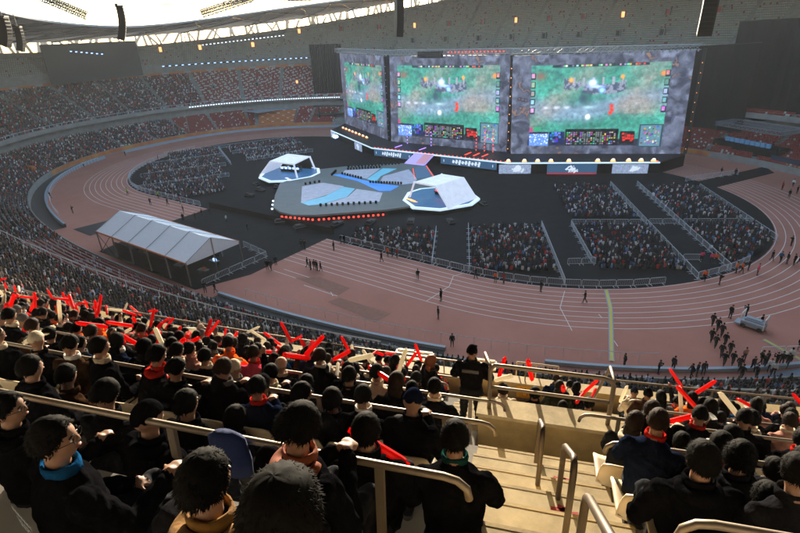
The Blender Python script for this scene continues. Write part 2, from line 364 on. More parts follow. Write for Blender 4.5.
# ------------------------------------------------------------------ roof
def zin(s):
    x, y, a, b = base(s); return 36.9 + 6.6*(abs(float(y))/63)**1.6
def p_roof(s):
    zi = zin(s); zo = float(ztop(s)) + 4.6; pr = [(-2, zi+.5), (-2.3, zi)]
    for f in (.15,.3,.45,.6,.75,.9,1.): pr.append((-2.3+66*f, zi+(zo-zi)*f + .5*sin(PI*f)))
    return pr + [(65, zo+2), (-2, zi+.5)]
ss = list(np.linspace(-400, -400+STOT, 220))
rf = thing('stadium_roof', 'ring shaped stadium roof with grey underside around an open oval', 'roof')
loft('x', p_roof, ss, 0).obj('membrane', M['membrane'], rf, smooth=False)
mb = MB()
for i in range(44):
    s0 = -400 + STOT*i/44
    for ds in (9, -9, 22):
        pts = []
        for f in np.linspace(.02, .98, 9):
            s1 = s0 + ds*f; zi = zin(s1); zo = float(ztop(s1))+4.6; a, b = bp(s1, -2.3+66*f); pts.append((a, b, zi+(zo-zi)*f+.5*sin(PI*f)-.18))
        mb.tube(pts, .28, 5)
mb.obj('rib', M['metaldark'], rf); rf.children[-1]['kind'] = 'stuff'
mb = MB()
for i in range(150):
    s0 = -400 + STOT*i/150
    for ds in (random.uniform(3,12), -random.uniform(3,12), random.uniform(-2,2)):
        zo = float(ztop(s0)); s0 += random.uniform(-1,1); a = bp(s0, 63+random.uniform(0,3)); b = bp(s0+ds, 66+random.uniform(0,5)); mb.beam((a[0], a[1], 8), (b[0], b[1], zo+6), random.uniform(.5,1.1), .9)
tag(mb.obj('steel_lattice', M['steelroof']), 'pale criss-cross steel lattice seen through the gap under the roof', 'steel lattice')
# cables across the opening
for a, b, lb in (((-98,10),(60,58),'thin cable crossing the roof opening toward the stage'), ((-60,54),(-92,-30),'thin cable across the left end of the roof opening'), ((-94,30),(30,-60),'long thin cable crossing above the left field'), ((-30,61),(-70,-50),'thin cable running between the roof edges above the tent')):
    mb = MB(); L_ = []
    for f in np.linspace(0, 1, 14): L_.append((a[0]+(b[0]-a[0])*f, a[1]+(b[1]-a[1])*f, 43.2 - 3*sin(PI*f)*.3))
    mb.tube(L_, .09, 5); tag(mb.obj('roof_cable', M['metaldark']), lb, 'cable')
def lattice(mb, a, b, w=1.2, n=8, r=.06, m=0):
    a, b = Vector(a), Vector(b); t = (b-a).normalized(); sx = t.cross(Vector((0,0,1))).normalized()*w/2; sz = t.cross(sx).normalized()*w/2
    C = [sx+sz, sx-sz, -sx-sz, -sx+sz]
    for c in C: mb.beam(a+c, b+c, r*2, r*2, m)
    for i in range(n):
        p, q = a+(b-a)*(i/n), a+(b-a)*((i+1)/n)
        for j in range(4): mb.beam(p+C[j], q+C[(j+1) % 4], r*1.3, None, m); mb.beam(p+C[j], p+C[(j+1) % 4], r*1.3, None, m)
for a, b, w, n, lb in (((-64.1,-37.4,42.6),(-60.9,-30.2,38.6),1.6,7,'dark lighting gantry hanging in the top left of the roof opening'), ((-48,-8.4,38.3),(-40.1,1.9,41.6),1.6,12,'dark lighting gantry tilted in the roof opening above the empty seats'), ((-38,4.3,41.9),(-30,12.7,41.2),1.8,11,'dark lighting gantry at the top edge nearest the stage')):
    t = thing('lighting_gantry', lb, 'gantry'); mb = MB(); lattice(mb, a, b, w, n*3, .09); lattice(mb, (Vector(a)+Vector((0,0,.1))), (Vector(b)+Vector((0,0,.1))), w*.5, n*2, .08); mb.obj('truss', M['metaldark'], t)
    mb = MB()
    for i in range(n): p = Vector(a)+(Vector(b)-Vector(a))*((i+.5)/n); mb.box((p.x, p.y, p.z-.9), (.35,.35,.35))
    mb.obj('lamps', M['truss'], t)
    mb = MB()
    for p in (a, b): mb.tube([p, (p[0]*1.02, p[1]*1.02, 52)], .05, 5)
    mb.obj('hanging_cable', M['metaldark'], t)
# rows of suspended lamps over the far left stand
for a, b, n, m, lb in (((-60,-2,31.4),(-43,14,32.9),22,'lwhiteb','row of small white lamps hung before the empty upper tier'), ((-63.3,-35.4,31.7),(-60.2,-28.8,30.6),7,'lblue','short row of blue lamps before the large dark screen')):
    t = thing('lamp_bar', lb, 'lamp bar'); mb = MB(); lattice(mb, a, b, .5, n, .03); mb.obj('bar', M['metaldark'], t); mb = MB()
    for i in range(n): p = Vector(a)+(Vector(b)-Vector(a))*((i+.5)/n); mb.box((p.x, p.y, p.z-.35), (.3,.3,.22))
    mb.obj('lamps', M[m], t)
    mb = MB(); [mb.tube([p, (p[0], p[1], 44)], .03, 5) for p in (a, b)]; mb.obj('hanging_cable', M['metaldark'], t)
# line array loudspeakers
def line_array(top, n, w, lb, lean, back=(0,1)):
    t = thing('line_array_speaker', lb, 'loudspeaker', top, math.atan2(-back[0], back[1]), 'line array loudspeakers hung from the roof')
    mb = MB(); z, y = -.25, 0.; ang = 0
    for i in range(n):
        hh = .36; ang = lean*i/n
        mb.box((0, y, z), (w, .75, hh+.02), rx=ang); mb.box((0, y-.385, z), (w*.8, .03, hh-.1), rx=ang, m=1)
        z -= hh*cos(ang); y += hh*sin(ang)
    mb.obj('cabinets', [M['metaldark'], M['drape']], t)
    mb = MB(); mb.box((0,0,.05), (w*.9,.9,.12)); mb.box((0,.3,.2), (.1,.3,.3)); mb.obj('bumper_frame', M['metaldark'], t)
    mb = MB(); mb.tube([(0,0,.1),(0,0,14)], .04, 6); mb.tube([(.25,.1,.1),(.1,.05,14)], .02, 5); mb.obj('hanging_cable', M['metaldark'], t)
line_array((8.4,-59.4,36.4), 10, 1.35, 'curved black line array hanging above the left stand', .5, (-.5,-.8))
line_array((39.6,-46.2,36.2), 12, 1.1, 'black line array at top centre hanging left of the middle screen', .12, (-.6,-.8))
line_array((67.9,-40.5,34.2), 9, 1.15, 'black line array hanging before the stand above the right screen', .45, (-.2,.9))
line_array((3.6,-70.1,35.6), 8, 1.1, 'black line array cut by the left edge of the view', .6, (-.6,-.6))
line_array((-10.1,-63.9,35.0), 8, .8, 'smaller farther line array near the left edge', .5, (-.6,-.6))

# large dark panels
def hung_panel(s0, s1, k, z0, z1, name, lb, cat, m='drape', z0b=None, z1b=None, folds=True):
    n = 60; t = thing(name, lb, cat); V = []; 
    mb = MB(); pts = []
    for i in range(n+1):
        s = s0+(s1-s0)*i/n; kk = k + (.07*sin(i*1.9)+.04*sin(i*4.3) if folds else 0); f = i/n
        a, b = bp(s, kk); c, d = bp(s, kk+.15); za = z0+((z0b if z0b is not None else z0)-z0)*f; zb = z1+((z1b if z1b is not None else z1)-z1)*f
        pts.append([(a,b,za),(a,b,zb),(c,d,zb),(c,d,za)])
    V = [p for q in pts for p in q]; F = [(4*i+j, 4*i+(j+1) % 4, 4*i+4+(j+1) % 4, 4*i+4+j) for i in range(n) for j in range(4)] + [(3,2,1,0), (4*n,4*n+1,4*n+2,4*n+3)]
    mb.add(V, F); mb.obj('cloth' if folds else 'panel', M[m], t)
    mb = MB(); mb.tube([(p[1][0], p[1][1], p[1][2]+.05) for p in pts[::4]], .12, 5); mb.obj('top_bar', M['metaldark'], t)
    return t
hung_panel(-206.8, -183, 30, 20.9, 33.0, 'scoreboard', 'large switched off dark screen over the left end stand', 'scoreboard', 'grey', 20.5, 33.0, False).children[0].data.materials[0] = mat('screen_off', (.025,.028,.027), .6)
hung_panel(-263.5, -252.5, 14, 7.6, 28.5, 'black_drape', 'tall black drape between the far left stand and the screens', 'drape', 'drape', 8.9, 28.7)
hung_panel(-393, -352, 11, 0, 26.0, 'black_drape', 'black drape right of the right screen, falling to the ground', 'drape', 'drape', 0, 23.2)
hung_panel(-424, -386.3, 14, 11.5, 31.5, 'black_drape', 'taller black drape at the right edge above the red seats', 'drape', 'drape', 6.5, 30.6)
# grey structure beside drape
mb = MB()
for z in (.0, 3.2, 6.2):
    a, b = bp(-266, 5), bp(-254, 5); mb.beam((a[0],a[1],z+.6), (b[0],b[1],z+.6), 2, .5)
a, b = bp(-262, 4), bp(-256, 4)
for q in (a, b): mb.beam((q[0],q[1],0), (q[0],q[1],7), .4)
tag(mb.obj('scaffold_platform', M['darkcon']), 'dark scaffold platform at the foot of the tall black drape', 'scaffold')
# flagpoles
for i, (x, y) in enumerate([(-107,-.7),(-104.2,4.3),(-101.9,9.2),(-100.2,13.9)]):
    mb = MB(); mb.tube([(x,y,0),(x,y,10.5)], [.13,.07], 7); mb.ell((x,y,10.55), (.12,.12,.12)); tag(mb.obj('flagpole', M['grey']), '%s of four bare grey poles before the far left stand' % ['leftmost','second','third','rightmost'][i], 'pole', 'bare poles before the far left stand')
# vomitory doorways of the upper tier
def doorway(s, k, z, lb, w=1.5, h=2.1, red=False):
    a, b = bp(s, k); t = thing('doorway', lb, 'doorway', (a, b, z), float(face_rz(s)), 'doorways in the empty upper tiers')
    mb = MB(); mb.box((-w/2,.0,h/2), (.25,.9,h)); mb.box((w/2,0,h/2), (.25,.9,h)); mb.box((0,0,h), (w+.25,.9,.25)); mb.obj('frame', M['concrete'], t)
    mb = MB(); mb.box((0,-.3,h/2), (w-.25,.1,h-.2)); mb.obj('opening', M['redpaint'] if red == 1 else (M['lorange'] if red == 2 else M['darkcon']), t)  # panel colour or glow stands for light inside, dark for shade
n = 0
for q in list(np.arange(-372, -232, 11.5)) + [-222,-213.5]:
    n += 1; j = 15; doorway(q, RJ(j)+.2, ZJ(j), '%s lit doorway from the left in the upper line of the far stand' % ORD(14-n), red=1 if n % 3 else 2) if ztop(q) > 34 else doorway(q, RJ(8), ZJ(8), 'pink lit doorway %s the low end of the upper stand' % ('at' if q == -222 else 'nearest'), red=2)
n = 0
for q in np.arange(-362, -275, 11.5):
    n += 1; doorway(q, RJ(6)+.2, ZJ(6), '%s dark doorway from the left in the lower line of the far stand' % ORD(9-n))
n = 0
for q in np.arange(-258, -215, 12):
    n += 1; i = 11; doorway(q, 12.15+.83*i, 9.3+.42*i, '%s doorway from the right among the red and white middle seats' % ORD(n), red=(2 if n == 2 else 0), w=1.2, h=1.6)

# ------------------------------------------------------------------ far seats and crowds (stuff)
def box_t(c, d):
    V = [(c[0]+x*d[0]/2, c[1]+y*d[1]/2, c[2]+z*d[2]/2) for x in (-1,1) for y in (-1,1) for z in (-1,1)]
    return V, [(0,1,3,2),(4,6,7,5),(0,4,5,1),(2,3,7,6),(0,2,6,4),(1,5,7,3)]
def join_t(*ps):
    V, F = [], []
    for v, f in ps: o = len(V); V += v; F += [tuple(i+o for i in q) for q in f]
    return V, F
SEAT_T = join_t(box_t((0,-.2,.62), (.44,.05,.42)), box_t((0,.0,.42), (.44,.4,.05)))
def seat_block(name, s0, s1, tier, rows, colf, label, skip=None, sp=.54):
    P, RZ, C = [], [], []
    for i in rows:
        if tier == 'low': k, z = .18+.82*i+.5, 1.0+.25*i
        elif tier == 'mid': k, z = 12.15+.83*i+.5, 9.3+.42*i
        else: k, z = RJ(i)+.5, ZJ(i)
        q = s0; st = sp/stretch((s0+s1)/2, k); qs = np.arange(s0, s1, st); 
        x, y = bp(qs, k); rz = face_rz(qs); zt = ztop(qs)
        for n in range(len(qs)):
            if tier == 'up' and z > zt[n]-1: continue
            if skip and skip(float(qs[n]), i): continue
            aisle = (qs[n] / 11.5) % 1
            if aisle < .09: continue
            P.append((x[n], y[n], z)); RZ.append(rz[n]); C.append(colf(float(qs[n]), i, n))
    C = np.array(C); CV = np.repeat(C[:,None,:], len(SEAT_T[0]), 1)
    return tag(bulk(name, SEAT_T[0], SEAT_T[1], P, RZ, np.ones(len(P)), CV, M['seats']), label, 'seats', kind='stuff')
RED, GRY, WHT = (.3,.035,.022), (.42,.40,.36), (.6,.57,.54)
def c_mid(s, i, n):
    return WHT if ((n + 2*i) % 7 < 2 and random.random() < .75) or random.random() < .09 else RED
def c_up(s, i, n): return RED if random.random() < .035 else tuple(v*random.uniform(.8,1.1) for v in GRY)
def c_low(s, i, n): return WHT if random.random() < .07 else RED
def c_near(s, i, n): return WHT if random.random() < .1 else RED
seat_block('empty_seats', -263, -208, 'mid', range(25), c_mid, 'empty red and white patterned seats in the middle tier near the screens')
seat_block('empty_seats', -385, -170, 'up', range(0, 33), c_up, 'rows of empty grey seats filling the far upper tier', skip=lambda s, i: -360 < s < 0 and False)
seat_block('empty_seats', -262, -207, 'low', range(17), c_low, 'empty red seats in the far lower tier behind the track', skip=lambda s, i: -247 < s < -232)
seat_block('empty_seats', -85, -46, 'low', range(0, 12), c_near, 'rows of empty red seats in the near lower tier by the tent', sp=.6)
seat_block('empty_seats', -450, -372, 'low', range(17), c_low, 'empty red seats in the lower tier right of the stage')
seat_block('empty_seats', -450, -386, 'mid', range(20), c_low, 'empty red seats of the middle tier behind the right drape')

PT = MB(); PT.rings([(0,0,.40,.19,.13),(0,0,.62,.2,.13),(0,.01,.86,.21,.12),(0,.02,.98,.12,.09)], 6); n_t = len(PT.V)
PT.rings([(0,.03,1.0,.06,.07),(0,.03,1.1,.085,.1),(0,.03,1.2,.085,.1),(0,.02,1.27,.045,.05)], 6); n_h = len(PT.V)
PT.rings([(-.1,.2,.36,.08,.2),(-.1,.22,.5,.07,.16)], 5); PT.rings([(.1,.2,.36,.08,.2),(.1,.22,.5,.07,.16)], 5)
PV, PF = np.array(PT.V), PT.F
CL = np.array([(.010,.010,.012)]*13 + [(.025,.025,.03)]*4 + [(.015,.02,.045),(.05,.03,.02),(.16,.14,.12),(.55,.52,.5),(.4,.03,.02),(.05,.09,.2),(.4,.33,.26)])
SPK = np.array([(.8,.8,.82),(.75,.75,.8),(.6,.62,.66),(.65,.06,.04),(.12,.25,.5),(.8,.78,.75)])
def person_cols(n, bright=.12, tint=1., faces=False):
    C = np.zeros((n, len(PV), 3)); C[:, :n_t] = CL[rng.integers(0, len(CL), n)][:, None]; C[:, n_h:] = np.array((.015,.015,.02))
    m = rng.random(n) < bright; C[m, :n_t] = SPK[rng.integers(0, len(SPK), m.sum())][:, None]
    hair = np.array((.012,.009,.008)); skin = np.array((.36,.2,.14))
    C[:, n_t:n_h] = hair; fr = np.zeros(len(PV), bool); fr[n_t:n_h] = (PV[n_t:n_h,1] > .05) & (PV[n_t:n_h,2] < 1.21)
    C[:, fr] = skin * rng.uniform(.6, 1.1, (n,1,1))
    m = rng.random(n) < .05; C[m, n_t:n_h] = SPK[rng.integers(0, len(SPK), m.sum())][:, None]
    return C * tint
def crowd_block(s0, s1, tier, rows, label, fill=.93, skip=None, tint=1., bright=.12, red=0.):
    P, RZ = [], []
    for i in rows:
        if tier == 'low': k, z = .18+.82*i+.5, 1.0+.25*i
        elif tier == 'mid': k, z = 12.15+.83*i+.5, 9.3+.42*i
        else: k, z = RJ(i)+.5, ZJ(i)
        st = .54/stretch((s0+s1)/2, k); qs = np.arange(s0, s1, st); x, y = bp(qs, k); rz = face_rz(qs)
        for n in range(len(qs)):
            if random.random() > fill or (qs[n]/11.5) % 1 < .08 or (skip and skip(float(qs[n]), i)): continue
            P.append((x[n]+random.uniform(-.06,.06), y[n]+random.uniform(-.1,.1), z+random.uniform(-.05,.04))); RZ.append(rz[n]+random.gauss(0,.25))
    n = len(P); C = person_cols(n, bright, tint); C[np.nonzero(rng.random(n) < red)[0], :n_t] = (.34,.03,.02)
    return tag(bulk('seated_crowd', PV, PF, P, RZ, rng.uniform(.85, 1.1, n), C, M['crowd']), label, 'crowd', kind='stuff')
crowd_block(-207, -140, 'low', range(17), 'dense crowd filling the lower tier round the left end of the track', bright=.15, red=.1)
crowd_block(-140, -84, 'low', range(17), 'crowd filling the lower tier beside the curved white railing at left', red=.16)
crowd_block(-84, -48, 'low', range(11, 17), 'crowd on the back rows above the empty red seats at left', red=.12, skip=lambda s, i: False)
crowd_block(-48, 26, 'low', range(0, 17), 'crowd in the shaded near lower tier below the sunlit rows', fill=.9)
crowd_block(-217, -150, 'mid', range(25), 'dense crowd filling the left part of the middle tier', bright=.16, red=.13)
crowd_block(-75, 25, 'mid', range(25), 'crowd in the near middle tier below the upper rows')
# floor blocks
def SR(u, v): a = math.radians(29); return u*cos(a)-v*sin(a), u*sin(a)+v*cos(a)
def SL(u, v): x, y = SR(u, v); return 7-x, y
def infield(x, y, r=35.6): cx = max(-42.195, min(42.195, x)); return math.hypot(x-cx, y) < r
def floor_block(fr, u0, u1, v0, v1, label, fill=.97, bright=.13, step=(.47,.7)):
    P, RZ = [], []; a = math.radians(29) * (1 if fr is SR else -1)
    for v in np.arange(v0, v1, step[1]):
        for u in np.arange(u0, u1, step[0]):
            x, y = fr(u+random.uniform(-.2,.2), v+random.uniform(-.28,.28))
            if not infield(x, y) or random.random() > fill: continue
            P.append((x, y, .02+random.uniform(-.04,.03))); RZ.append(a+random.gauss(0,.3))
    n = len(P); return tag(bulk('floor_audience', PV, PF, P, RZ, rng.uniform(.8,1.15,n), person_cols(n, bright), M['crowd']), label, 'crowd', kind='stuff')
floor_block(SR, 38.9, 50.1, -29, -9.9, 'floor audience block right of centre nearest the stage')
floor_block(SR, 57, 67.3, -30, -10.5, 'floor audience block at the far right nearest the stage')
floor_block(SR, 57, 67.5, -50, -33.5, 'floor audience block in the right corner by the track bend')
floor_block(SR, 38.9, 50.2, -51, -33.5, 'large floor audience block between the two long aisles')
floor_block(SR, 20.9, 32.5, -52, -34, 'floor audience block in the middle by the near track')
floor_block(SR, .5, 14.2, -49, -36, 'small floor audience block left of centre by the near track')
floor_block(SL, 57.5, 69.5, -49, -34.5, 'far left floor audience strip by the back fence', bright=.22)
floor_block(SL, 44.5, 55.5, -55, -36, 'second floor audience strip at left', bright=.22)
floor_block(SL, 31.5, 42.5, -56, -36.5, 'third floor audience strip at left', bright=.22)
floor_block(SL, 16, 29.5, -56, -39, 'nearest floor audience strip at left', bright=.22)
floor_block(SL, 60.5, 69, -31, -9, 'floor audience strip farthest back at left by the empty seats', bright=.3)
floor_block(SL, 46.5, 57.5, -28, -10, 'floor audience strip at left nearest the stage', bright=.3)

# barriers
def barrier_mesh():
    mb = MB(); w, h = 2.3, 1.08
    mb.tube([(-w/2,0,.12),(-w/2,0,h-.1),(-w/2+.1,0,h),(w/2-.1,0,h),(w/2,0,h-.1),(w/2,0,.12)], .036, 5); mb.tube([(-w/2,0,.2),(w/2,0,.2)], .028, 5)
    for i in range(1, 12): x = -w/2+w*i/12; mb.tube([(x,0,.2),(x,0,h)], .015, 4)
    for x in (-w/2+.25, w/2-.25): mb.beam((x,-.36,.03), (x,.36,.03), .06, .04); mb.beam((x,0,.03), (x,0,.2), .05)
    return mb
BM = barrier_mesh().mesh('barrier_panel', M['barrier']); nb = 0
def run(pts, where, grp='steel crowd barriers on the stadium floor'):
    global nb
    P = [Vector((*p, 0)) for p in pts]; i = 0
    for a, b in zip(P[:-1], P[1:]):
        L_ = (b-a).length; n = max(1, round(L_/2.42)); d = (b-a)/n
        for j in range(n):
            i += 1; o = bpy.data.objects.new('crowd_barrier', BM); LINK(o); o.location = a + d*(j+.5) + Vector((0,0,.02)); o.rotation_euler = (0,0,math.atan2(d.y, d.x)); o.scale = (d.length/2.42,1,1)
            tag(o, 'steel crowd barrier, %s %s' % (ORD(i), where), 'barrier', grp); nb += 1
R_ = lambda u, v: SR(u, v); L2 = lambda u, v: SL(u, v)
run([R_(14.6,-35.5), R_(14.6,-50)], 'from the stage end in the row right of the small block')
run([R_(20.2,-34), R_(20.2,-52)], 'from the stage end on the left side of the middle block')
run([R_(33,-33), R_(33,-56)], 'from the stage end on the right side of the middle block')
run([R_(38.1,-32.8), R_(38.1,-48.5), R_(38.6,-49), R_(34.5,-49.3)], 'from the stage end on the left side of the large block')
run([R_(50.8,-8.5), R_(50.8,-54)], 'from the stage end on the left of the wide right aisle')
run([R_(56.3,-8.5), R_(56.3,-51)], 'from the stage end on the right of the wide right aisle')
run([R_(67.9,-11), R_(67.9,-40)], 'from the stage end along the outermost right block')
run([R_(38.2,-32.5), R_(50.3,-32.6)], 'from the left across the front of the large block')
run([R_(51.2,-32.3), R_(55.8,-32.3)], 'across the wide right aisle'); run([R_(56.8,-32.4), R_(68,-32.2)], 'from the left between the two right blocks')
run([R_(51.2,-47.5), R_(54,-47.5)], 'at the near end of the wide right aisle')
ov = oval(35.9, 60); 
def ovseg(f0, f1, r=35.9, n=30):
    out = []
    for f in np.linspace(f0, f1, n):   # metres measured along the near straight from x=-42 then round the right bend
        if f < 84.39: out.append((-42.195+f, -r))
        else: a = -PI/2 + (f-84.39)/r; out.append((42.195+r*cos(a), r*sin(a)))
    return out
run(ovseg(60, 84.3, n=2) + ovseg(85, 112, n=7), 'from the left along the near edge of the black floor')
run(ovseg(117, 128, n=4), 'round the right corner of the black floor')
run([L2(57,-33.8), L2(57,-55)], 'of the divider behind the second left strip'); run([L2(43.5,-35), L2(43.5,-57)], 'of the divider before the second left strip')
run([L2(30.6,-36), L2(30.6,-58)], 'of the divider before the third left strip'); run([L2(70.4,-50), L2(70.4,-9)], 'along the back of the far left strips')
run([L2(57,-33.6), L2(70,-33.6)], 'across the left floor between far and near strips'); run([L2(44,-33.6), L2(57,-33.6)], 'facing the black floor beside the second left strip')
run([L2(58.9,-31), L2(58.9,-9)], 'between the two farthest left strips'); run([L2(46,-29), L2(46,-9)], 'along the near side of the left strip by the stage')
def ovl(f0, f1, r=35.9, n=12): return [(-42.195 - r*sin(a), -r*cos(a)) for a in np.linspace(f0, f1, n)]
run([(-22,-35.9),(-42,-35.9)] + ovl(.05, 1.6, n=14), 'from the tent side round the left bend')
run([(12,-59.3),(12.2,-47.3)], 'from the stand in the row right of the tent'); run([(12.2,-47.3),(5,-46.2)], 'behind the open end of the tent')
run([(61.5,27.5),(70.5,38.5)], 'of the slanted row on the red track behind the right blocks')
run([(78.4,-38.2),(82.5,-35.4)], 'standing beside the crew at the right edge')
# black dividing fence between black floor and near-left carpet
mb = MB(); strip(mb, [(-19.5,-35.3),(0,-35.6),(14,-34)], .12, .0); 
mb = MB(); mb.prism([(-19.6,-35.4),(14.8,-34.2),(14.8,-34.0),(-19.6,-35.2)], 0, 1.1); tag(mb.obj('black_fence', M['drape']), 'low black fence between the stage floor and the black mat', 'fence')

# ------------------------------------------------------------------ tent
t = thing('marquee_tent', 'white gabled marquee tent with open sides beside the near stand', 'tent', (-2.5,-55.6,0))
X0, X1, Y0, Y1 = -13, 13, -4.6, 4.9; ez, rz_ = 3.7, 6.0
mb = MB(); nx = 40; V = []
for i in range(nx+1):
    x = X0+(X1-X0)*i/nx; sag = -.09*abs(sin(PI*i/8))
    for f in np.linspace(0, 1, 13):
        y = Y0+(Y1-Y0)*f; z = ez+(rz_-ez)*(1-abs(2*f-1)) + sag*(1-abs(2*f-1))*1.2 - .06*sin(PI*(abs(2*f-1))); V.append((x, y, z))
F = [(i*13+j, (i+1)*13+j, (i+1)*13+j+1, i*13+j+1) for i in range(nx) for j in range(12)]; mb.add(V, F)
V2 = [(v[0], v[1], v[2]-.03) for v in V]; mb.add(V2, [f[::-1] for f in F])
for x in (X0, X1): mb.add([(x,Y0,ez),(x,0.15,rz_),(x,Y1,ez),(x,Y1,ez-.35),(x,Y0,ez-.35)], [(0,1,2,3,4)]); 
mb.obj('roof_canvas', M['tent'], t, smooth=False)
mb = MB()
for y in (Y0, Y1): mb.beam((X0,y,ez-.05), (X1,y,ez-.05), .12, .22, 0)
mb.obj('eave_beam', M['orange'], t)
mb = MB()
for i in range(6):
    x = X0+(X1-X0)*i/5
    for a, b in (((x,Y0,ez+.04),(x,.15,rz_+.03)), ((x,.15,rz_+.03),(x,Y1,ez+.04))): mb.beam(a, b, .09, .05)
mb.obj('roof_seam', M['grey'], t)
for i in range(6):
    x = X0+(X1-X0)*i/5
    for y in (Y0+.06, Y1-.06): mb = MB(); mb.beam((x,y,0), (x,y,ez), .16); mb.obj('leg', M['rail'] if i == 5 else M['grey'], t)
mb = MB(); mb.beam((X1,.15,0), (X1,.15,rz_-.1), .14); mb.obj('leg', M['rail'], t)
mb = MB()
for a, b in (((X0,Y0,.1),(X0+4.5,Y0,ez-.2)), ((X0+4.5,Y0,.1),(X0,Y0,ez-.2)), ((X1,Y0,.1),(X1-5,Y0,ez-.3))): mb.beam(a, b, .07)
mb.obj('cross_brace', M['metaldark'], t)
mb = MB(); mb.prism([(X0+5.2,Y0+.2),(X1-5.5,Y0+.2),(X1-5.5,Y0+.3),(X0+5.2,Y0+.3)], 0, 2.7); mb.prism([(X0+5.2,Y1-.3),(X1-6,Y1-.3),(X1-6,Y1-.2),(X0+5.2,Y1-.2)], 0, 3.2); mb.obj('side_cloth', M['drape'], t)
for i, (x, y, c, lb) in enumerate([(7,-53.5,'lblue','small table with blue monitor inside the open end of the tent'), (3.5,-57.5,'grey','grey equipment table under the tent roof'), (8.5,-56.5,'lorange','small table with orange bag inside the open tent end'), (-7,-58,'grey','low table at the left half of the tent')]):
    tt = thing('equipment_table', lb, 'table', (x,y,.02), .1*i); mb = MB(); mb.box((0,0,.73), (1.8,.8,.04)); mb.obj('table_top', M['grey'], tt)
    for a in (-.8,.8):
        for b in (-.33,.33): mb = MB(); mb.box((a,b,.36), (.05,.05,.72)); mb.obj('leg', M['metaldark'], tt)
    mb = MB(); mb.box((.2,0,.95), (.5,.3,.36)); mb.obj('equipment', M[c] if c != 'lorange' else M['tape'], tt)
# glass cart near right
t = thing('buggy', 'small open cart with white roll frame parked on the track', 'cart', (77.4,-32.4,.02), -.25)
mb = MB(); mb.box((0,0,.5), (2.4,1.2,.5)); mb.box((-1.4,-.1,.35), (.6,1.3,.12)); mb.box((.1,.1,.9), (1.9,.9,.3)); mb.obj('body', M['bluecap'], t)
mb = MB()
for x in (-1.15,1.15): mb.tube([(x,-.6,.4),(x,-.6,1.7),(x,.6,1.8),(x,.6,.4)], .05, 6)
mb.tube([(-1.15,-.6,.9),(1.15,-.6,.9)], .03, 5); mb.obj('roll_frame', M['white'], t)
mb = MB(); mb.box((0,.1,1.1), (1.5,.6,.12)); mb.obj('seat', M['grey'], t)
for x in (-.8,.8):
    for y in (-.62,.62): mb = MB(); mb.tube([(x,y-.07,.25),(x,y+.07,.25)], .25, 14); mb.obj('wheel', M['shoes'], t)

# ------------------------------------------------------------------ stage
sg = thing('stage', 'raised black stage wrapping round the foot of the screens with a glowing edge', 'stage')
fr_ = [(-46.4,32.4),(-15.7,15.8),(25.3,15.8),(55.5,30.8)]; bk_ = [(59,41.5),(22.5,27),(-16.5,27),(-51,46)]
mb = MB(); mb.prism(fr_+bk_, 2.7, 3.0); mb.obj('deck', M['mesa'], sg)
mb = MB(); off = lambda p, d: (p[0]*1.0, p[1]+d)
mb.prism([off(p,1.6) for p in fr_]+bk_, 0, 2.69); mb.obj('base_skirt', M['drape'], sg)
for a, b in zip(fr_[:-1], fr_[1:]): mb = MB(); mb.beam((a[0],a[1]-.08,2.86), (b[0],b[1]-.08,2.86), .12, .36); mb.obj('edge_light', M['rim'], sg)
def stage_board(a, b, f0, f1, dz0, dz1, m, marks, y=-.0):
    p = Vector(a)+(Vector(b)-Vector(a))*f0; q = Vector(a)+(Vector(b)-Vector(a))*f1; d = (q-p).normalized(); n = Vector((d.y, -d.x))
    mb = MB(); c = (p+q)/2+n*(y+.05); mb.box((c.x, c.y, (dz0+dz1)/2), ((q-p).length, .14, dz1-dz0), math.atan2(d.y, d.x)); bo = mb.obj('board', M[m], sg)
    if marks:
        mb = MB(); W_ = (q-p).length
        if marks == 'word':
            for i in range(9):
                c = p+d*(W_*(.24+.058*i))+n*(y+.14); mb.box((c.x, c.y, (dz0+dz1)/2+.05*sin(i*2)), (W_*.035, .03, .75+.25*((i*7) % 3)), math.atan2(d.y,d.x), ry=.25)
            c = p+d*(W_*.47)+n*(y+.15); mb.box((c.x, c.y, (dz0+dz1)/2), (W_*.5, .03, .14), math.atan2(d.y,d.x))
            for f in (.06,.94): c = p+d*(W_*f)+n*(y+.14); mb.box((c.x,c.y,(dz0+dz1)/2), (.18,.03,.6), math.atan2(d.y,d.x))
            mb.obj('lettering', M['boardw'], bo)
        else:
            for i in range(26):
                a_ = random.uniform(0, 2*PI); r_ = random.uniform(0, 1); c = p+d*(W_*marks+cos(a_)*r_*1.3)+n*(y+.14+.001*i)
                mb.box((c.x, c.y, (dz0+dz1)/2+sin(a_)*r_*.75), (random.uniform(.3,.9), .02, random.uniform(.15,.5)), math.atan2(d.y,d.x), ry=random.uniform(-1,1))
            mb.obj('emblem', M['boardw'], bo)
stage_board(fr_[1], fr_[2], .02, .33, .9, 2.6, 'board', 'word'); stage_board(fr_[1], fr_[2], .55, .93, .9, 2.6, 'board', 'word')
stage_board(fr_[2], fr_[3], -.06, .16, .35, 2.5, 'lion', .6); stage_board(fr_[2], fr_[3], .27, .60, .35, 2.5, 'board', .5); stage_board(fr_[2], fr_[3], .70, .93, .35, 2.5, 'lion', .6)
stage_board(fr_[2], fr_[3], .27, .60, .2, .5, 'darkred', None, .1)
stage_board(fr_[0], fr_[1], .0, .12, .6, 2.6, 'lion', .5); stage_board(fr_[0], fr_[1], .62, .78, .4, 2.5, 'lion', .5)
mb = MB(); mb.ell((-41,28.6,1.9), (1.1,.6,.55)); o = mb.obj('spotlight_glow', mat('spot_lamp', (.3,.5,1), .5, emit=(.35,.6,1), estr=5.), sg); o.name = 'floodlight'
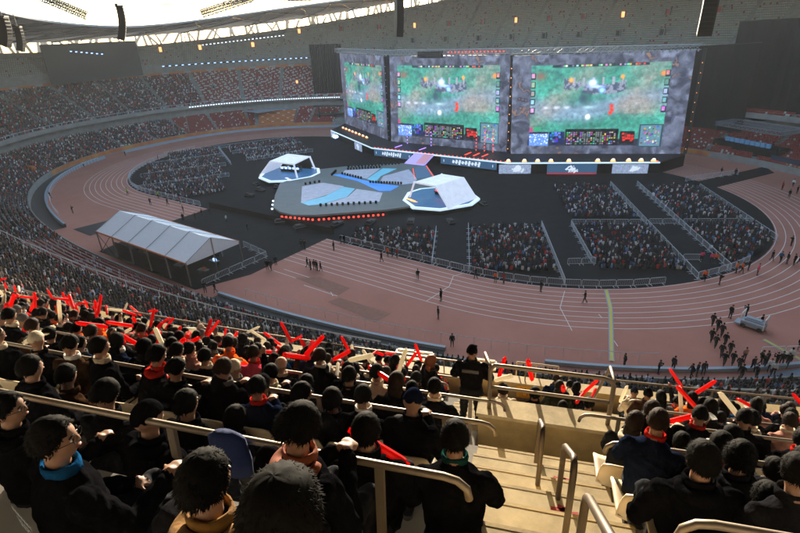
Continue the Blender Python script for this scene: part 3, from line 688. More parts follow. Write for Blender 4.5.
for i in range(10):      # fixtures on the right wing
    f = [.0,.11,.2,.29,.41,.6,.7,.8,.88,.96][i]; p = Vector(fr_[2])+(Vector(fr_[3])-Vector(fr_[2]))*f
    lt = thing('stage_lamp', 'white and orange stage lamp, %s from the left along the right wing edge' % ORD(i+1), 'lamp', (p.x-.2, p.y+.7, 3.0), .46, 'stage lamps on the right wing')
    mb = MB(); mb.box((0,0,.15), (.9,.5,.3)); mb.box((0,0,.05), (1.1,.6,.1)); mb.obj('lamp_body', M['lorange'], lt); mb = MB(); mb.ell((0,-.05,.45), (.4,.25,.22), 8, 5); mb.obj('lamp_head', M['lwarm'], lt)
for i in range(8):
    p = Vector((-44.5,36.5))+(Vector((-26,26.3))-Vector((-44.5,36.5)))*(i/7.)
    lt = thing('stage_lamp', 'white and orange stage lamp, %s from the left along the left wing' % ORD(i+1), 'lamp', (p.x, p.y, 3.0), -.5, 'stage lamps on the left wing')
    mb = MB(); mb.box((0,0,.15), (1.0,.5,.3)); mb.obj('lamp_body', M['lorange'], lt); mb = MB(); mb.ell((0,-.05,.4), (.42,.25,.16), 8, 5); mb.obj('lamp_head', M['lwarm'], lt)
for i, (x, m, nm) in enumerate([(12.4,'lred','left'),(14.8,'lred','middle'),(17.2,'lred','right'),(-9.5,'lpurple','left'),(-1.5,'lpurple','right')]):
    mb = MB(); 
    for z in np.arange(3.1, 8.5 if i < 3 else 7, .9): mb.box((x, 24.4, z), (.18,.12,.32))
    mb.box((x, 20, 3.06), (.35, 3.2, .08)); tag(mb.obj('reflection_column', M[m]), '%s %s dotted column of painted reflections on the centre stage' % (nm, 'red' if i < 3 else 'purple'), 'light column')  # glowing dots and deck bar stand in for reflections
mb = MB()
for f in np.linspace(.02,.98,34): p = Vector(fr_[1])+(Vector(fr_[2])-Vector(fr_[1]))*f; mb.box((p.x, p.y+.35, 3.08), (.22,.2,.14))
for f in np.linspace(.98,1.5,9): p = Vector(fr_[2])+(Vector(fr_[3])-Vector(fr_[2]))*f; mb.box((p.x, p.y+.5, 3.08), (.25,.2,.14)) if f < 1 else None
mb.obj('footlights', M['lred'], sg)

# screens
def game_image(nx, ny, gx=(.11,.885), gy=(.155,.9)):
    u, v = np.meshgrid(np.linspace(0,1,nx), np.linspace(0,1,ny)); 
    def vn(su, sv, seed, o=4):
        r = np.random.default_rng(seed); out = np.zeros_like(u); amp = 1; tot = 0
        for k in range(o):
            g = r.random((int(sv*2**k)+2, int(su*2**k)+2)); a = u*(g.shape[1]-1.001); b = v*(g.shape[0]-1.001); i, j = b.astype(int), a.astype(int); fa, fb = a-j, b-i
            fa = fa*fa*(3-2*fa); fb = fb*fb*(3-2*fb)
            out += amp*((g[i,j]*(1-fa)+g[i,j+1]*fa)*(1-fb)+(g[i+1,j]*(1-fa)+g[i+1,j+1]*fa)*fb); tot += amp; amp *= .55
        return out/tot
    C = np.zeros((ny, nx, 3)); n1 = vn(5,3,3,5); n2 = vn(9,5,5,4); rid = abs(np.sin((n1*9+n2*3+u*3)*2.2))
    rock = np.array((.50,.56,.70)); dk = np.array((.06,.07,.12)); n3 = vn(22,13,6,4); w_ = n1*4.2+n2*2.6+n3*.8+u*1.5; rid = abs((w_*.8) % 1-.5)*2; rid2 = abs((w_*2.6+n3*2) % 1-.5)*2
    C[:] = dk+(rock-dk)*np.clip(.12+rid**1.1*.4*(.4+n2)+rid2*.1+.45*(n3-.4), 0, 1)[...,None]
    warm = (n1 > .6) & (rid < .12); C[warm] = (.42,.31,.27)
    def rect(x0,x1,y0,y1,c,a=1.): m = (u>=x0)&(u<x1)&(v>=y0)&(v<y1); C[m] = C[m]*(1-a)+np.array(c)*a
    def gl(x,y): return gx[0]+(gx[1]-gx[0])*x, gy[0]+(gy[1]-gy[0])*y
    g = (u>gx[0])&(u<gx[1])&(v>gy[0])&(v<gy[1]); a = (u-gx[0])/(gx[1]-gx[0]); b = (v-gy[0])/(gy[1]-gy[0])
    m1, m2 = vn(8,6,8,4), vn(24,16,9,3)
    grass = np.array((.15,.52,.45)); path = np.array((.50,.47,.45)); stone = np.array((.33,.46,.56)); m3 = vn(60,40,12,3); G = np.zeros_like(C)
    G[:] = grass; G *= (.55+.55*m1+.4*m2)[...,None]; tr = np.clip((m2-.55)*6,0,1)[...,None]; G = G*(1-tr*.45)+np.array((.08,.22,.25))*tr*.45
    lane = np.clip(1.35-abs(b-.47+.1*np.sin(a*5))*7, 0, 1); G = G*(1-lane[...,None])+stone*(.8+.5*m2)[...,None]*lane[...,None]
    dg = np.clip(1.2-abs(b-.2-1.6*a)*4.5, 0, 1)+np.clip(1.2-abs(a-.78-.2*(b-.5))*6, 0, 1)*(b > .35)+np.clip(1.1-np.hypot((a-.82)*1.5,(b-.42)*2.2)*3,0,1); dg = np.clip(dg*(m1*.6+m2*.6), 0, .8)[...,None]; G = G*(1-dg)+path*dg; G *= (.7+.6*m3)[...,None]
    ruin = ((abs(b-.72-.05*np.sin(a*9)) < .07)&(a > .25)&(a < .7)&(m2 > .35)); G[ruin] = np.array((.2,.26,.36)); ruin2 = ruin & (m3 > .52); G[ruin2] = np.array((.42,.46,.55)); pil = (abs((a*14) % 1-.5) < .12)&(abs(b-.78) < .05)&(a > .3)&(a < .68); G[pil] = np.array((.5,.52,.6))
    C[g] = G[g]
    def blob(x,y,rx,ry,c,s=1.): 
        d = np.exp(-(((a-x)/rx)**2+((b-y)/ry)**2)); w = np.clip(d*s,0,1)[...,None]*g[...,None]; C[:] = C*(1-w)+np.array(c)*w
    blob(.46,.76,.026,.04,(.75,.9,1.2),1.6); blob(.53,.66,.018,.03,(.5,.8,1.3),1.4); blob(.49,.71,.06,.02,(.6,.8,1.2),1)
    blob(.4,.56,.035,.075,(.12,.2,.28),.9); blob(.3,.8,.014,.028,(1,.6,.2),1.5); blob(.67,.83,.012,.025,(1,.55,.2),1.5); blob(.955,.86,.02,.03,(1,.45,.15),1.1); blob(.07,.86,.04,.05,(.45,.3,.25),1)
    for x_, y_ in ((.61,.45),(.615,.4),(.605,.36)): blob(x_,y_,.011,.022,(.95,.12,.08),1.8)
    for x_ in (.12,.2,.28): blob(x_,.44,.022,.02,(.7,.75,.85),1.1)
    blob(.44,.44,.045,.018,(.6,.8,.85),.9); blob(.44,.31,.016,.03,(1,1,1),1.6)
    r = np.random.default_rng(4)
    for i in range(5):
        y_ = .36+.115*i
        for x_ in (.0,.965):
            p0, q0 = gl(x_, y_); p1, q1 = gl(x_+.036, y_+.085); rect(p0,p1,q0,q1,(.03,.12,.14)); rect(p0+.004,p1-.006,q0+.012,q1-.008,r.random(3)*.7+.15); rect(p0+.01,p1-.014,q0+.02,q1-.03,r.random(3)*.9)
    p0,q0 = gl(.16,.965); p1,q1 = gl(.85,1.0); rect(p0,p1,q0,q1,(.02,.08,.12),.85)
    for i in range(26):
        x_ = r.uniform(.18,.83); p0,q0 = gl(x_,.972); rect(p0,p0+.012,q0,q0+.018,(.8,.15,.1) if x_ > .75 else r.random(3)*.8+.1)
    # bottom bar
    def B(x0,x1,y0,y1,c,al=1.): p,q = gl(x0,y0); p2,q2 = gl(x1,y1); rect(p,p2,q,q2,c,al)
    B(-.01,1,-.09,-.0,(.1,.12,.2)); B(.0,.15,-.09,.1,(.25,.45,.9)); 
    for i in range(40): x_ = r.uniform(0,.14); y_ = r.uniform(-.08,.08); B(x_,x_+r.uniform(.004,.012),y_,y_+.013,(.75,.85,1.))
    B(0,.15,.08,.11,(.1,.1,.2)); B(.03,.09,.12,.17,(.1,.55,.35)); B(0,.03,.1,.17,(.6,.2,.4))
    B(.155,.275,-.06,.11,(.02,.08,.25)); 
    for i in range(16): x_ = r.uniform(.16,.25); y_ = r.uniform(-.05,.08); B(x_,x_+.018,y_,y_+.03,r.random(3)*[.5,.5,1.])
    B(.28,.68,-.085,.14,(.02,.05,.06)); 
    for i in range(7):
        for j in range(22):
            x_ = .29+.017*j; y_ = -.07+.026*i
            if r.random() < .75: B(x_,x_+.012,y_,y_+.018,(r.random(3)*.75+.05) if (j < 7 or j > 15 or 9 < j < 13) else (.35,.4,.42))
    B(.69,.80,-.07,.11,(.03,.04,.05)); 
    for i in range(14): x_ = r.uniform(.7,.78); y_ = r.uniform(-.05,.06); B(x_,x_+.02,y_,y_+.03,(r.uniform(.3,.9),.08,.06))
    B(.83,1.0,-.11,.2,(.1,.2,.24)); B(.84,.99,-.095,.185,(.25,.42,.52))
    for i in range(60): x_ = r.uniform(.845,.97); y_ = r.uniform(-.09,.16); B(x_,x_+.012,y_,y_+.016,(r.random(3)*.8))
    C = C*.86+C.mean(2, keepdims=True)*.14; C *= (.93+.14*np.random.default_rng(2).random((ny,nx)))[...,None]
    return C
def screen(name, label, bl, br, tl, tr, z0, z1, m, nx=330, ny=190, gy=(.155,.9), gx=(.11,.885)):
    """bl, br, tl, tr are ground positions of the corners; the wall leans with them"""
    t = thing(name, label, 'screen', ((bl[0]+br[0])/2, (bl[1]+br[1])/2, z0)); o3 = Vector(t.location)
    P = lambda u, v: (Vector((*bl,z0))*(1-u)+Vector((*br,z0))*u)*(1-v)+(Vector((*tl,z1))*(1-u)+Vector((*tr,z1))*u)*v-o3
    nrm = (P(1,0)-P(0,0)).cross(Vector((0,0,1))).normalized()
    uu, vv = np.meshgrid(np.linspace(0,1,nx), np.linspace(0,1,ny)); c00, c10, c01, c11 = [np.array(P(*q)) for q in ((0,0),(1,0),(0,1),(1,1))]
    V = (c00*(1-uu[...,None])+c10*uu[...,None])*(1-vv[...,None])+(c01*(1-uu[...,None])+c11*uu[...,None])*vv[...,None]+np.array(nrm)*.04
    idx = np.arange(nx*ny).reshape(ny,nx); F = np.stack([idx[:-1,:-1], idx[:-1,1:], idx[1:,1:], idx[1:,:-1]], -1).reshape(-1,4)
    me = bpy.data.meshes.new('display'); me.vertices.add(nx*ny); me.vertices.foreach_set('co', V.astype(np.float32).ravel()); me.loops.add(F.size); me.loops.foreach_set('vertex_index', F.astype(np.int32).ravel())
    me.polygons.add(len(F)); me.polygons.foreach_set('loop_start', np.arange(0,F.size,4,dtype=np.int32)); me.polygons.foreach_set('loop_total', np.full(len(F),4,np.int32)); me.update(calc_edges=True)
    a = me.color_attributes.new('Col','FLOAT_COLOR','POINT'); C = game_image(nx, ny, gx, gy); C = np.clip(C,0,1.4)**1.9
    a.data.foreach_set('color', np.concatenate([C, np.ones((ny,nx,1))], 2).astype(np.float32).ravel()); me.materials.append(m)
    child('display', me, t)
    mb = MB(); q = [p-nrm*.5 for p in (P(0,0),P(1,0),P(1,1),P(0,1))]; b = [p-nrm*.9 for p in q]; mb.add(q+b, [(0,1,2,3),(7,6,5,4),(0,4,5,1),(1,5,6,2),(2,6,7,3),(3,7,4,0)]); mb.obj('cabinet', M['metaldark'], t)
    return t
Z0 = 3.0
screen('led_screen', 'left screen angled toward the centre, showing a green battle game', (-50.4,44.5), (-17.8,26.4), (-50.4,44.5), (-17.6,26.5), Z0, 26.3, M['lcd'], gx=(.1,.93), gy=(.2,.88))
screen('led_screen', 'middle screen showing the game, between the angled left one and the right one', (-15.8,25.2), (20.6,26.0), (-15.2,25.4), (20.2,25.9), Z0, 26.0, M['screen'], gx=(.07,.93))
screen('led_screen', 'right screen with rocky border, next to the black drape', (22.1,24.6), (57.9,40.8), (21.5,24.4), (57.2,40.6), Z0, 25.8, M['screen'])
def ltruss(a, b, lb, n): 
    t = thing('lighting_truss', lb, 'truss'); mb = MB(); lattice(mb, a, b, 1.1, n, .06); mb.obj('frame', M['truss'], t)
    mb = MB()
    for i in range(n*2): p = Vector(a)+(Vector(b)-Vector(a))*((i+.5)/n/2); mb.box((p.x, p.y-.2, p.z-.75 if i % 2 else p.z+.3), (.3,.3,.35))
    mb.obj('lamps', M['grey'], t); return t
ltruss((-51.5,44.2,27.2), (-17,25.4,27.1), 'lighting truss along the top of the left screen', 26)
ltruss((-16.5,24.4,27.1), (21.3,24.8,26.9), 'lighting truss along the top of the middle screen', 26)
t = ltruss((21.6,23.6,26.9), (58.2,39.6,26.4), 'lighting truss along the top of the right screen', 28)
mb = MB()
for i in range(16): mb.box((4.5+i*1.0, 23.6, 26.9), (.25,.2,.25))
mb.obj('red_lamps', M['lred'], t)
mb = MB(); mb.box((-1,23.8,26.4), (7,1.2,1.6)); tag(mb.obj('equipment_box', M['metaldark']), 'long dark equipment box on the truss above the middle screen', 'box')
def lamp_post(x, y, lb, n, m='lorange'):
    t = thing('light_tower', lb, 'light tower', (x,y,3)); mb = MB(); mb.box((0,.3,11.5), (.7,.5,23)); mb.obj('post', M['metaldark'], t)
    mb = MB()
    for i in range(n): mb.box((0,0,1.2+21*i/n), (.14,.1,.2))
    mb.obj('lamps', M[m], t)
lamp_post(21.3,24.4,'dark tower with orange lamps between middle and right screens',10); lamp_post(58.9,40.9,'dark tower with orange lamps at the right side of the right screen',10); lamp_post(-16.8,25.3,'narrow dark tower between left and middle screens',12,'truss')

# centre platform
pf = thing('centre_platform', 'low polygonal stage platform with a glowing blue river between marble panels', 'platform')
out = [(-16.6,-18),(-10.3,-25.2),(-4.4,-31),(-.8,-32.5),(3,-32.5),(7,-30.4),(17,-21.5),(20,-17.5),(19.5,-9),(13.5,2.5),(5.5,11.2),(-1,11),(-13.5,1.2),(-17.5,-4)]
mb = MB(); mb.prism(out, .85, 1.2); mb.obj('platform_top', M['platgrey'], pf)
ins = [(x*.97+.05, y*.97-.3) for x, y in out]; mb = MB(); mb.prism(ins, 0, .84); mb.obj('platform_base', M['drape'], pf)
z = 1.205
for nm, m, poly in (('marble_panel','marble',[(-9.9,-17.4),(-7.7,-12.9),(-1.2,-12.9),(-.1,-19.5),(-1.2,-26.3)]), ('marble_panel','marble',[(2.8,-13.2),(9.7,-12.9),(12.9,-18.2),(3.7,-25.2),(4.9,-18.6)]),
  ('river_inlay','river',[(-1.2,-26.3),(.2,-20.6),(-1.0,-13.4),(2.3,-13.2),(4.7,-18.6),(3.5,-24.8),(1.5,-26.9)]), ('blue_walkway','blueglow',[(-10.6,-6.6),(-1.1,-8.2),(8.2,-12.2),(10.4,-11),(9.9,-7),(3.6,-7.6),(-9,-5.2)]),
  ('marble_panel','marble',[(-9,-4.6),(-10.6,-1.8),(-3.4,3.6),(-.6,-5.6)]), ('river_inlay','river',[(-3.0,3.9),(.4,5.2),(1.1,-2.3),(3.2,-6.9),(-.3,-5.8)]), ('marble_panel','marble',[(1.7,-2),(3.5,6),(10.4,-.6),(11.6,-3.6),(9.9,-5.9),(3.9,-6.2)])):
    mb = MB(); mb.prism(poly, z-.03, z+.012); mb.obj(nm, M[m], pf); z += .004
mb = MB(); mb.prism([(4.2,7.5),(5.6,10.6),(12.3,2.6),(10.2,-.6)], 1.2, 1.25); mb.obj('dark_ramp', M['board'], pf)
mb = MB(); mb.add([(-1.0,10.5,1.24),(4.8,10.7,1.24),(4.8,15.5,2.95),(-1.0,15.5,2.95),(-1.0,10.5,.9),(4.8,10.7,.9),(4.8,15.5,2.6),(-1.0,15.5,2.6)], [(0,1,2,3),(7,6,5,4),(0,4,5,1),(1,5,6,2),(3,2,6,7),(0,3,7,4)]); mb.obj('ramp', M['purpleramp'], pf)
mb = MB(); mb.prism([(2.0,10.7),(4.7,10.8),(4.7,10.9),(2.0,10.9)], 1.2, 1.3); mb.add([(2.0,10.7,1.27),(4.7,10.8,1.27),(4.7,15.4,2.97),(2.0,15.4,2.97)], [(0,1,2,3)]); mb.obj('ramp_stripe', M['pinkramp'], pf)
def dots(a, b, n, m, sz, z, nm='lamp_row'):
    mb = MB()
    for i in range(n): p = Vector(a)+(Vector(b)-Vector(a))*((i+.5)/n); mb.box((p.x,p.y,z+sz[2]/2), sz, 0)
    mb.obj(nm, M[m], pf)
for a, b, n in (((-.5,-32.9),(7.2,-31),8),((7.4,-30.8),(17.3,-22),14),((-10.5,-25.6),(-4.6,-31.3),3)): dots(a, b, n, 'lred' if n > 3 else 'lwhiteb', (.3,.3,.3), .25, 'red_lamps')
for a, b, n, m in (((3.6,-26.3),(13.4,-19),11,'metaldark'),((-10.4,-16.5),(-8.4,-12.6),4,'metaldark'),((-10,-7.4),(-11.9,-3.6),6,'metaldark'),((9.8,-5.6),(2.2,-8.1),12,'metaldark'),((-9.6,-4.1),(-2.7,3.6),0,'metaldark'),((-12,.6),(-1.5,9.6),16,'metaldark'),((-10.5,-1.2),(-3.8,4.3),12,'metaldark'),((-9,-5),(-1.2,-6.3),8,'metaldark'),((5.4,11),(12.6,2.9),10,'lred'),((3.9,7.3),(9.9,-.8),8,'lred')):
    if n: dots(a, b, n, m, (.35,.3,.55) if m == 'metaldark' else (.15,.15,.12), 1.2)
# player booths
def booth(mir, label, red):
    t = thing('player_booth', label, 'booth', ((-21.8 if mir else 22.3), -9.8, 0)); sx = -1 if mir else 1; f = lambda P: [(sx*x, y) for x, y in P]
    fl_ = f([(-8.6,-.4),(-6.2,-6),(-1.5,-9.2),(4.3,-7.6),(8.4,-1.2),(8.0,3.2),(3.6,7.2),(-4,7.4),(-7.8,3.6)])
    fl_ = [(x*.93, y*.9) for x, y in fl_]
    mb = MB(); mb.prism([(x*.96,y*.96) for x,y in fl_], 0, .85); mb.obj('base', M['drape'], t)
    mb = MB(); mb.prism(fl_, .86, 1.22); mb.obj('light_rim', M['rim'], t)
    mb = MB(); mb.prism([(x*.9,y*.9) for x,y in fl_], 1.1, 1.26); mb.obj('floor', M['boothfloor'], t)
    # canopy: flat top folding down on the outer side
    Zt = 5.0; T = [(-4.6,-2.6,Zt-.5),(1.6,-4.6,Zt),(3.6,3.2,Zt),(-2.6,4.8,Zt-.4)]; D = [(5.2,-5.6,1.25),(7.0,2.6,1.25)]; G = [(-5.6,-3.0,1.25),(-3.6,5.2,1.25)]
    g = lambda P: [(sx*x, y, z) for x, y, z in P]
    mb = MB(); 
    def slab(q, th=.3):
        q = [Vector(p) for p in g(q)]; n_ = (q[1]-q[0]).cross(q[2]-q[0]).normalized()*th
        if n_.z > 0: n_ = -n_
        mb.add(q+[p+n_ for p in q], [(0,1,2,3),(7,6,5,4),(0,4,5,1),(1,5,6,2),(2,6,7,3),(3,7,4,0)])
    slab(T); slab([T[1],D[0],D[1],T[2]]); mb.obj('canopy', M['canopy'], t)
    mb = MB(); mb.beam(*g([T[0],G[0]]), .35); mb.beam(*g([T[3],G[1]]), .35); mb.obj('canopy_leg', M['canopy'], t)
    mb = MB(); q = g([(-2.4,5.0,1.25),(3.7,3.5,1.25),(3.5,3.4,Zt-.3),(-2.5,4.9,Zt-.6)]); mb.add(q+[(x,y+.2,z) for x,y,z in q], [(0,1,2,3),(7,6,5,4),(0,4,5,1),(1,5,6,2),(2,6,7,3),(3,7,4,0)]); mb.obj('back_wall', M['drape'], t)
    mb = MB(); mb.box((sx*.6,.6,1.85), (5.6,.9,.1), sx*-.25); mb.box((sx*.6,.6,1.5), (5.2,.6,.6), sx*-.25); mb.obj('player_desk', M['metaldark'], t)
    mb = MB()
    for i in range(5): mb.box((sx*(-1.6+1.1*i), .6-(-1.6+1.1*i)*.25+.1, 2.15), (.7,.08,.42), sx*-.25)
    mb.obj('monitor', M['lred' if red else 'lblue'], t)
    for i in range(5):
        ch = thing('gaming_chair', 'dark chair %s in the %s player booth' % (['first from the outer side','second from the outer side','in the middle','second from the inner side','first from the inner side'][4-i], 'right' if not mir else 'left'), 'chair', (t.location.x+sx*(-1.6+1.1*i), -9.8+1.9-(-1.6+1.1*i)*.25, 1.26), PI, 'chairs in the player booths')
        mb = MB(); mb.box((0,0,.45), (.5,.5,.1)); mb.box((0,0,.22), (.08,.08,.44)); mb.box((0,0,.04), (.5,.5,.05)); mb.obj('seat', M['metaldark'], ch); mb = MB(); mb.box((0,-.24,.9), (.5,.1,.85)); mb.obj('backrest', M['shoes'], ch)
    mb = MB()
    for i in range(14): a_ = random.uniform(-.9,.9); mb.box((sx*(-4.1)+a_*1.5, -4.6-a_*.5+random.uniform(-.3,.3), 1.27), (random.uniform(.4,1.2),.25,.02), random.uniform(-.5,.5))
    mb.obj('floor_emblem', M['lorange' if red else 'boardw'], t)
booth(True, 'left player booth with angled white canopy and blue lit desk', False); booth(False, 'right player booth with angled white canopy and red lit desk', True)
# equipment on black floor around the platform
for i, (x, y, w, d, h) in enumerate([(-19,-22,2.2,1.2,.7),(-18,-26,2,1.1,.6),(-17,-18.5,1.6,1,.7),(2,-36.2+1.5,2.6,1.2,.7),(7.5,-35,2.6,1.2,.7),(12.5,-30.6,2.4,1.2,.7),(17.5,-26.9,2.6,1.2,.7),(23.5,-22.5,2.6,1.2,.5),(30,-19,2.4,1.1,.5),(30.5,-7,2,1,.5),(-24,-19,2,1,.6)]):
    t = thing('equipment_case', 'black equipment case lying on the black floor, %s clockwise from the left of the platform' % ORD(i+1), 'case', (x,y,.02), .3*i, 'black cases round the platform')
    mb = MB(); mb.box((0,0,h/2), (w,d,h)); mb.box((-w*.2,0,h+.12), (w*.4,d*.7,.24)); mb.obj('case_body', M['metaldark'], t); mb = MB(); mb.box((0,0,h*.7), (w+.02,d+.02,.05)); mb.obj('metal_strip', M['grey'], t)
# media tribune in far lower tier
t = thing('media_tribune', 'grey roofed tribune with orange desk rows in the far lower stand', 'tribune'); s0, s1 = -247.5, -232
for i in range(5):
    k = 1+1.9*i; z = 1.5+.75*i; pts = [bp(s, k) for s in np.linspace(s0+.6*i*0+1, s1-1.5, 8)]
    mb = MB(); 
    for a, b in zip(pts[:-1], pts[1:]): mb.beam((a[0],a[1],z+.35), (b[0],b[1],z+.35), .7, .8)
    mb.obj('desk_row', M['orange'], t); mb = MB()
    for j, (a, b) in enumerate(zip(pts[:-1], pts[1:])):
        if j % 2 == i % 2: mb.beam((a[0],a[1],z+.82), ((a[0]+b[0])/2,(a[1]+b[1])/2,z+.82), .5, .14)
    mb.obj('monitor', M['white'], t)
a, b, c, d = bp(s0-1, 10), bp(s1+3, 10), bp(s1+3, 4.2+5), bp(s0, 4.2+5); q0, q1 = bp(s1+4,4.), bp(s1-8,11); mb = MB()
pl = [bp(-233.5,2.5), bp(-229,10.5), bp(-244,10.5), bp(-239.5,6.8)]; mb.prism([(float(x), float(y)) for x, y in pl], 5.6, 5.9); mb.obj('roof_slab', M['bluecap'], t)
mb = MB(); p0, p1 = bp(-231,.5), bp(-227.5,11); mb.add([(*p0,.8),(*p1,4.5),(*p1,6.2),(*p0,2.2)]+[(p0[0]+.3,p0[1]-.2,.8),(p1[0]+.3,p1[1]-.2,4.5),(p1[0]+.3,p1[1]-.2,6.2),(p0[0]+.3,p0[1]-.2,2.2)], [(0,1,2,3),(7,6,5,4),(0,4,5,1),(1,5,6,2),(2,6,7,3),(3,7,4,0)]); mb.obj('side_wall', M['orange'], t)
# stair aisles lower far
for i, q in enumerate((-216,-224,-251)):
    mb = MB(); 
    for r in range(15): a, b = bp(q-.5, .3+.9*r), bp(q+.5, .3+.9*r); mb.beam((a[0],a[1],1.15+.27*r), (b[0],b[1],1.15+.27*r), .8, .2)
    tag(mb.obj('stair_aisle', M['bluecap']), '%s pale stair aisle from the left among the far red lower seats' % ORD(i+1), 'stairs')
# truss framed platform at right
t = thing('broadcast_platform', 'dark platform under a silver truss frame in front of red seats at right', 'platform'); q = [(62.8,58.2),(76.6,48.6),(80.5,54.5),(66.5,64)]
mb = MB(); mb.prism(q, 0, 3.6); mb.obj('platform_base', M['drape'], t); mb = MB()
for i in range(4): a, b = q[i], q[(i+1) % 4]; lattice(mb, (*a,7.6), (*b,7.6), .8, 14, .07); lattice(mb, (*a,3.6), (a[0],a[1],7.2), .6, 4, .06)
mb.obj('truss_frame', M['truss'], t)
mb = MB()
for i in range(9): a = Vector(q[0])+(Vector(q[1])-Vector(q[0]))*(.15+.08*i); mb.box((a.x+1,a.y+1,4.1), (.9,.5,1.0), -.6)
mb.obj('desk', M['board'], t)

# ------------------------------------------------------------------ camera maths used only to decide which repeats are in view
CAM = Vector((74.347, -95.083, 32.458)); YAW, PIT, ROL, FPX = -.63801, .43665, -.04756, 505.93
_f = Vector((sin(YAW)*cos(PIT), cos(YAW)*cos(PIT), -sin(PIT))); _r = Vector((cos(YAW), -sin(YAW), 0)); _u = _r.cross(_f)
CR = _r*cos(ROL)+_u*sin(ROL); CU = -_r*sin(ROL)+_u*cos(ROL)
def view(p): v = Vector(p)-CAM; d = v.dot(_f); return (400+FPX*v.dot(CR)/d, 266.5-FPX*v.dot(CU)/d, d) if d > .05 else (-999,-999,d)

# ------------------------------------------------------------------ people
def head_shape(mb, c, tilt=0., s=1., turn=0.):
    nu, nv = 28, 20; V = []
    for i in range(nv+1):
        ph = -PI/2+PI*i/nv
        for j in range(nu):
            th = 2*PI*j/nu; x = cos(ph)*cos(th); y = cos(ph)*sin(th); z = sin(ph)
            X = x*.077; Y = y*.098; Z = z*.118
            if z < 0: X *= 1-.28*(-z)**1.3; Y = Y*(1-.2*(-z)) + .012*(-z)
            if y < 0 and z < -.2: Y *= 1-.25*min(1, (-z-.2)*1.5)
            if y > .5:
                f = math.exp(-((x/.16)**2)); Y += .022*f*math.exp(-(((z+.12)/.14)**2))*(1 if z < .1 else .5)      # nose
                Y -= .010*math.exp(-(((abs(x)-.33)/.15)**2))*math.exp(-(((z-.06)/.1)**2))                        # eye sockets
                Y += .006*math.exp(-((x/.25)**2))*math.exp(-(((z+.42)/.07)**2))                                   # lips
                Y += .006*math.exp(-((x/.3)**2))*math.exp(-(((z+.75)/.15)**2))
            V.append((X, Y, Z))
    R = Matrix.Rotation(turn, 3, 'Z') @ Matrix.Rotation(tilt, 3, 'X')
    V = [R @ Vector(v)*s + Vector(c) for v in V]
    F = [(i*nu+j, i*nu+(j+1) % nu, (i+1)*nu+(j+1) % nu, (i+1)*nu+j) for i in range(nv) for j in range(nu)]
    mb.add(V, F)
    for sx in (-1,1):
        e = MB(); e.ell((0,0,0), (.011,.02,.033), 8, 6); mb.add([R @ (Vector(v)+Vector((sx*.078,-.005,-.008)))*s + Vector(c) for v in e.V], e.F)
def remesh(mb, vox, smooth_it=2):
    me = mb.mesh('tmp', []); o = bpy.data.objects.new('tmp', me); LINK(o)
    m = o.modifiers.new('r','REMESH'); m.mode = 'VOXEL'; m.voxel_size = vox; m.adaptivity = 0
    m2 = o.modifiers.new('s','SMOOTH'); m2.factor = .5; m2.iterations = smooth_it
    dg = bpy.context.evaluated_depsgraph_get(); out = bpy.data.meshes.new_from_object(o.evaluated_get(dg)); bpy.data.objects.remove(o); bpy.data.meshes.remove(me)
    return out
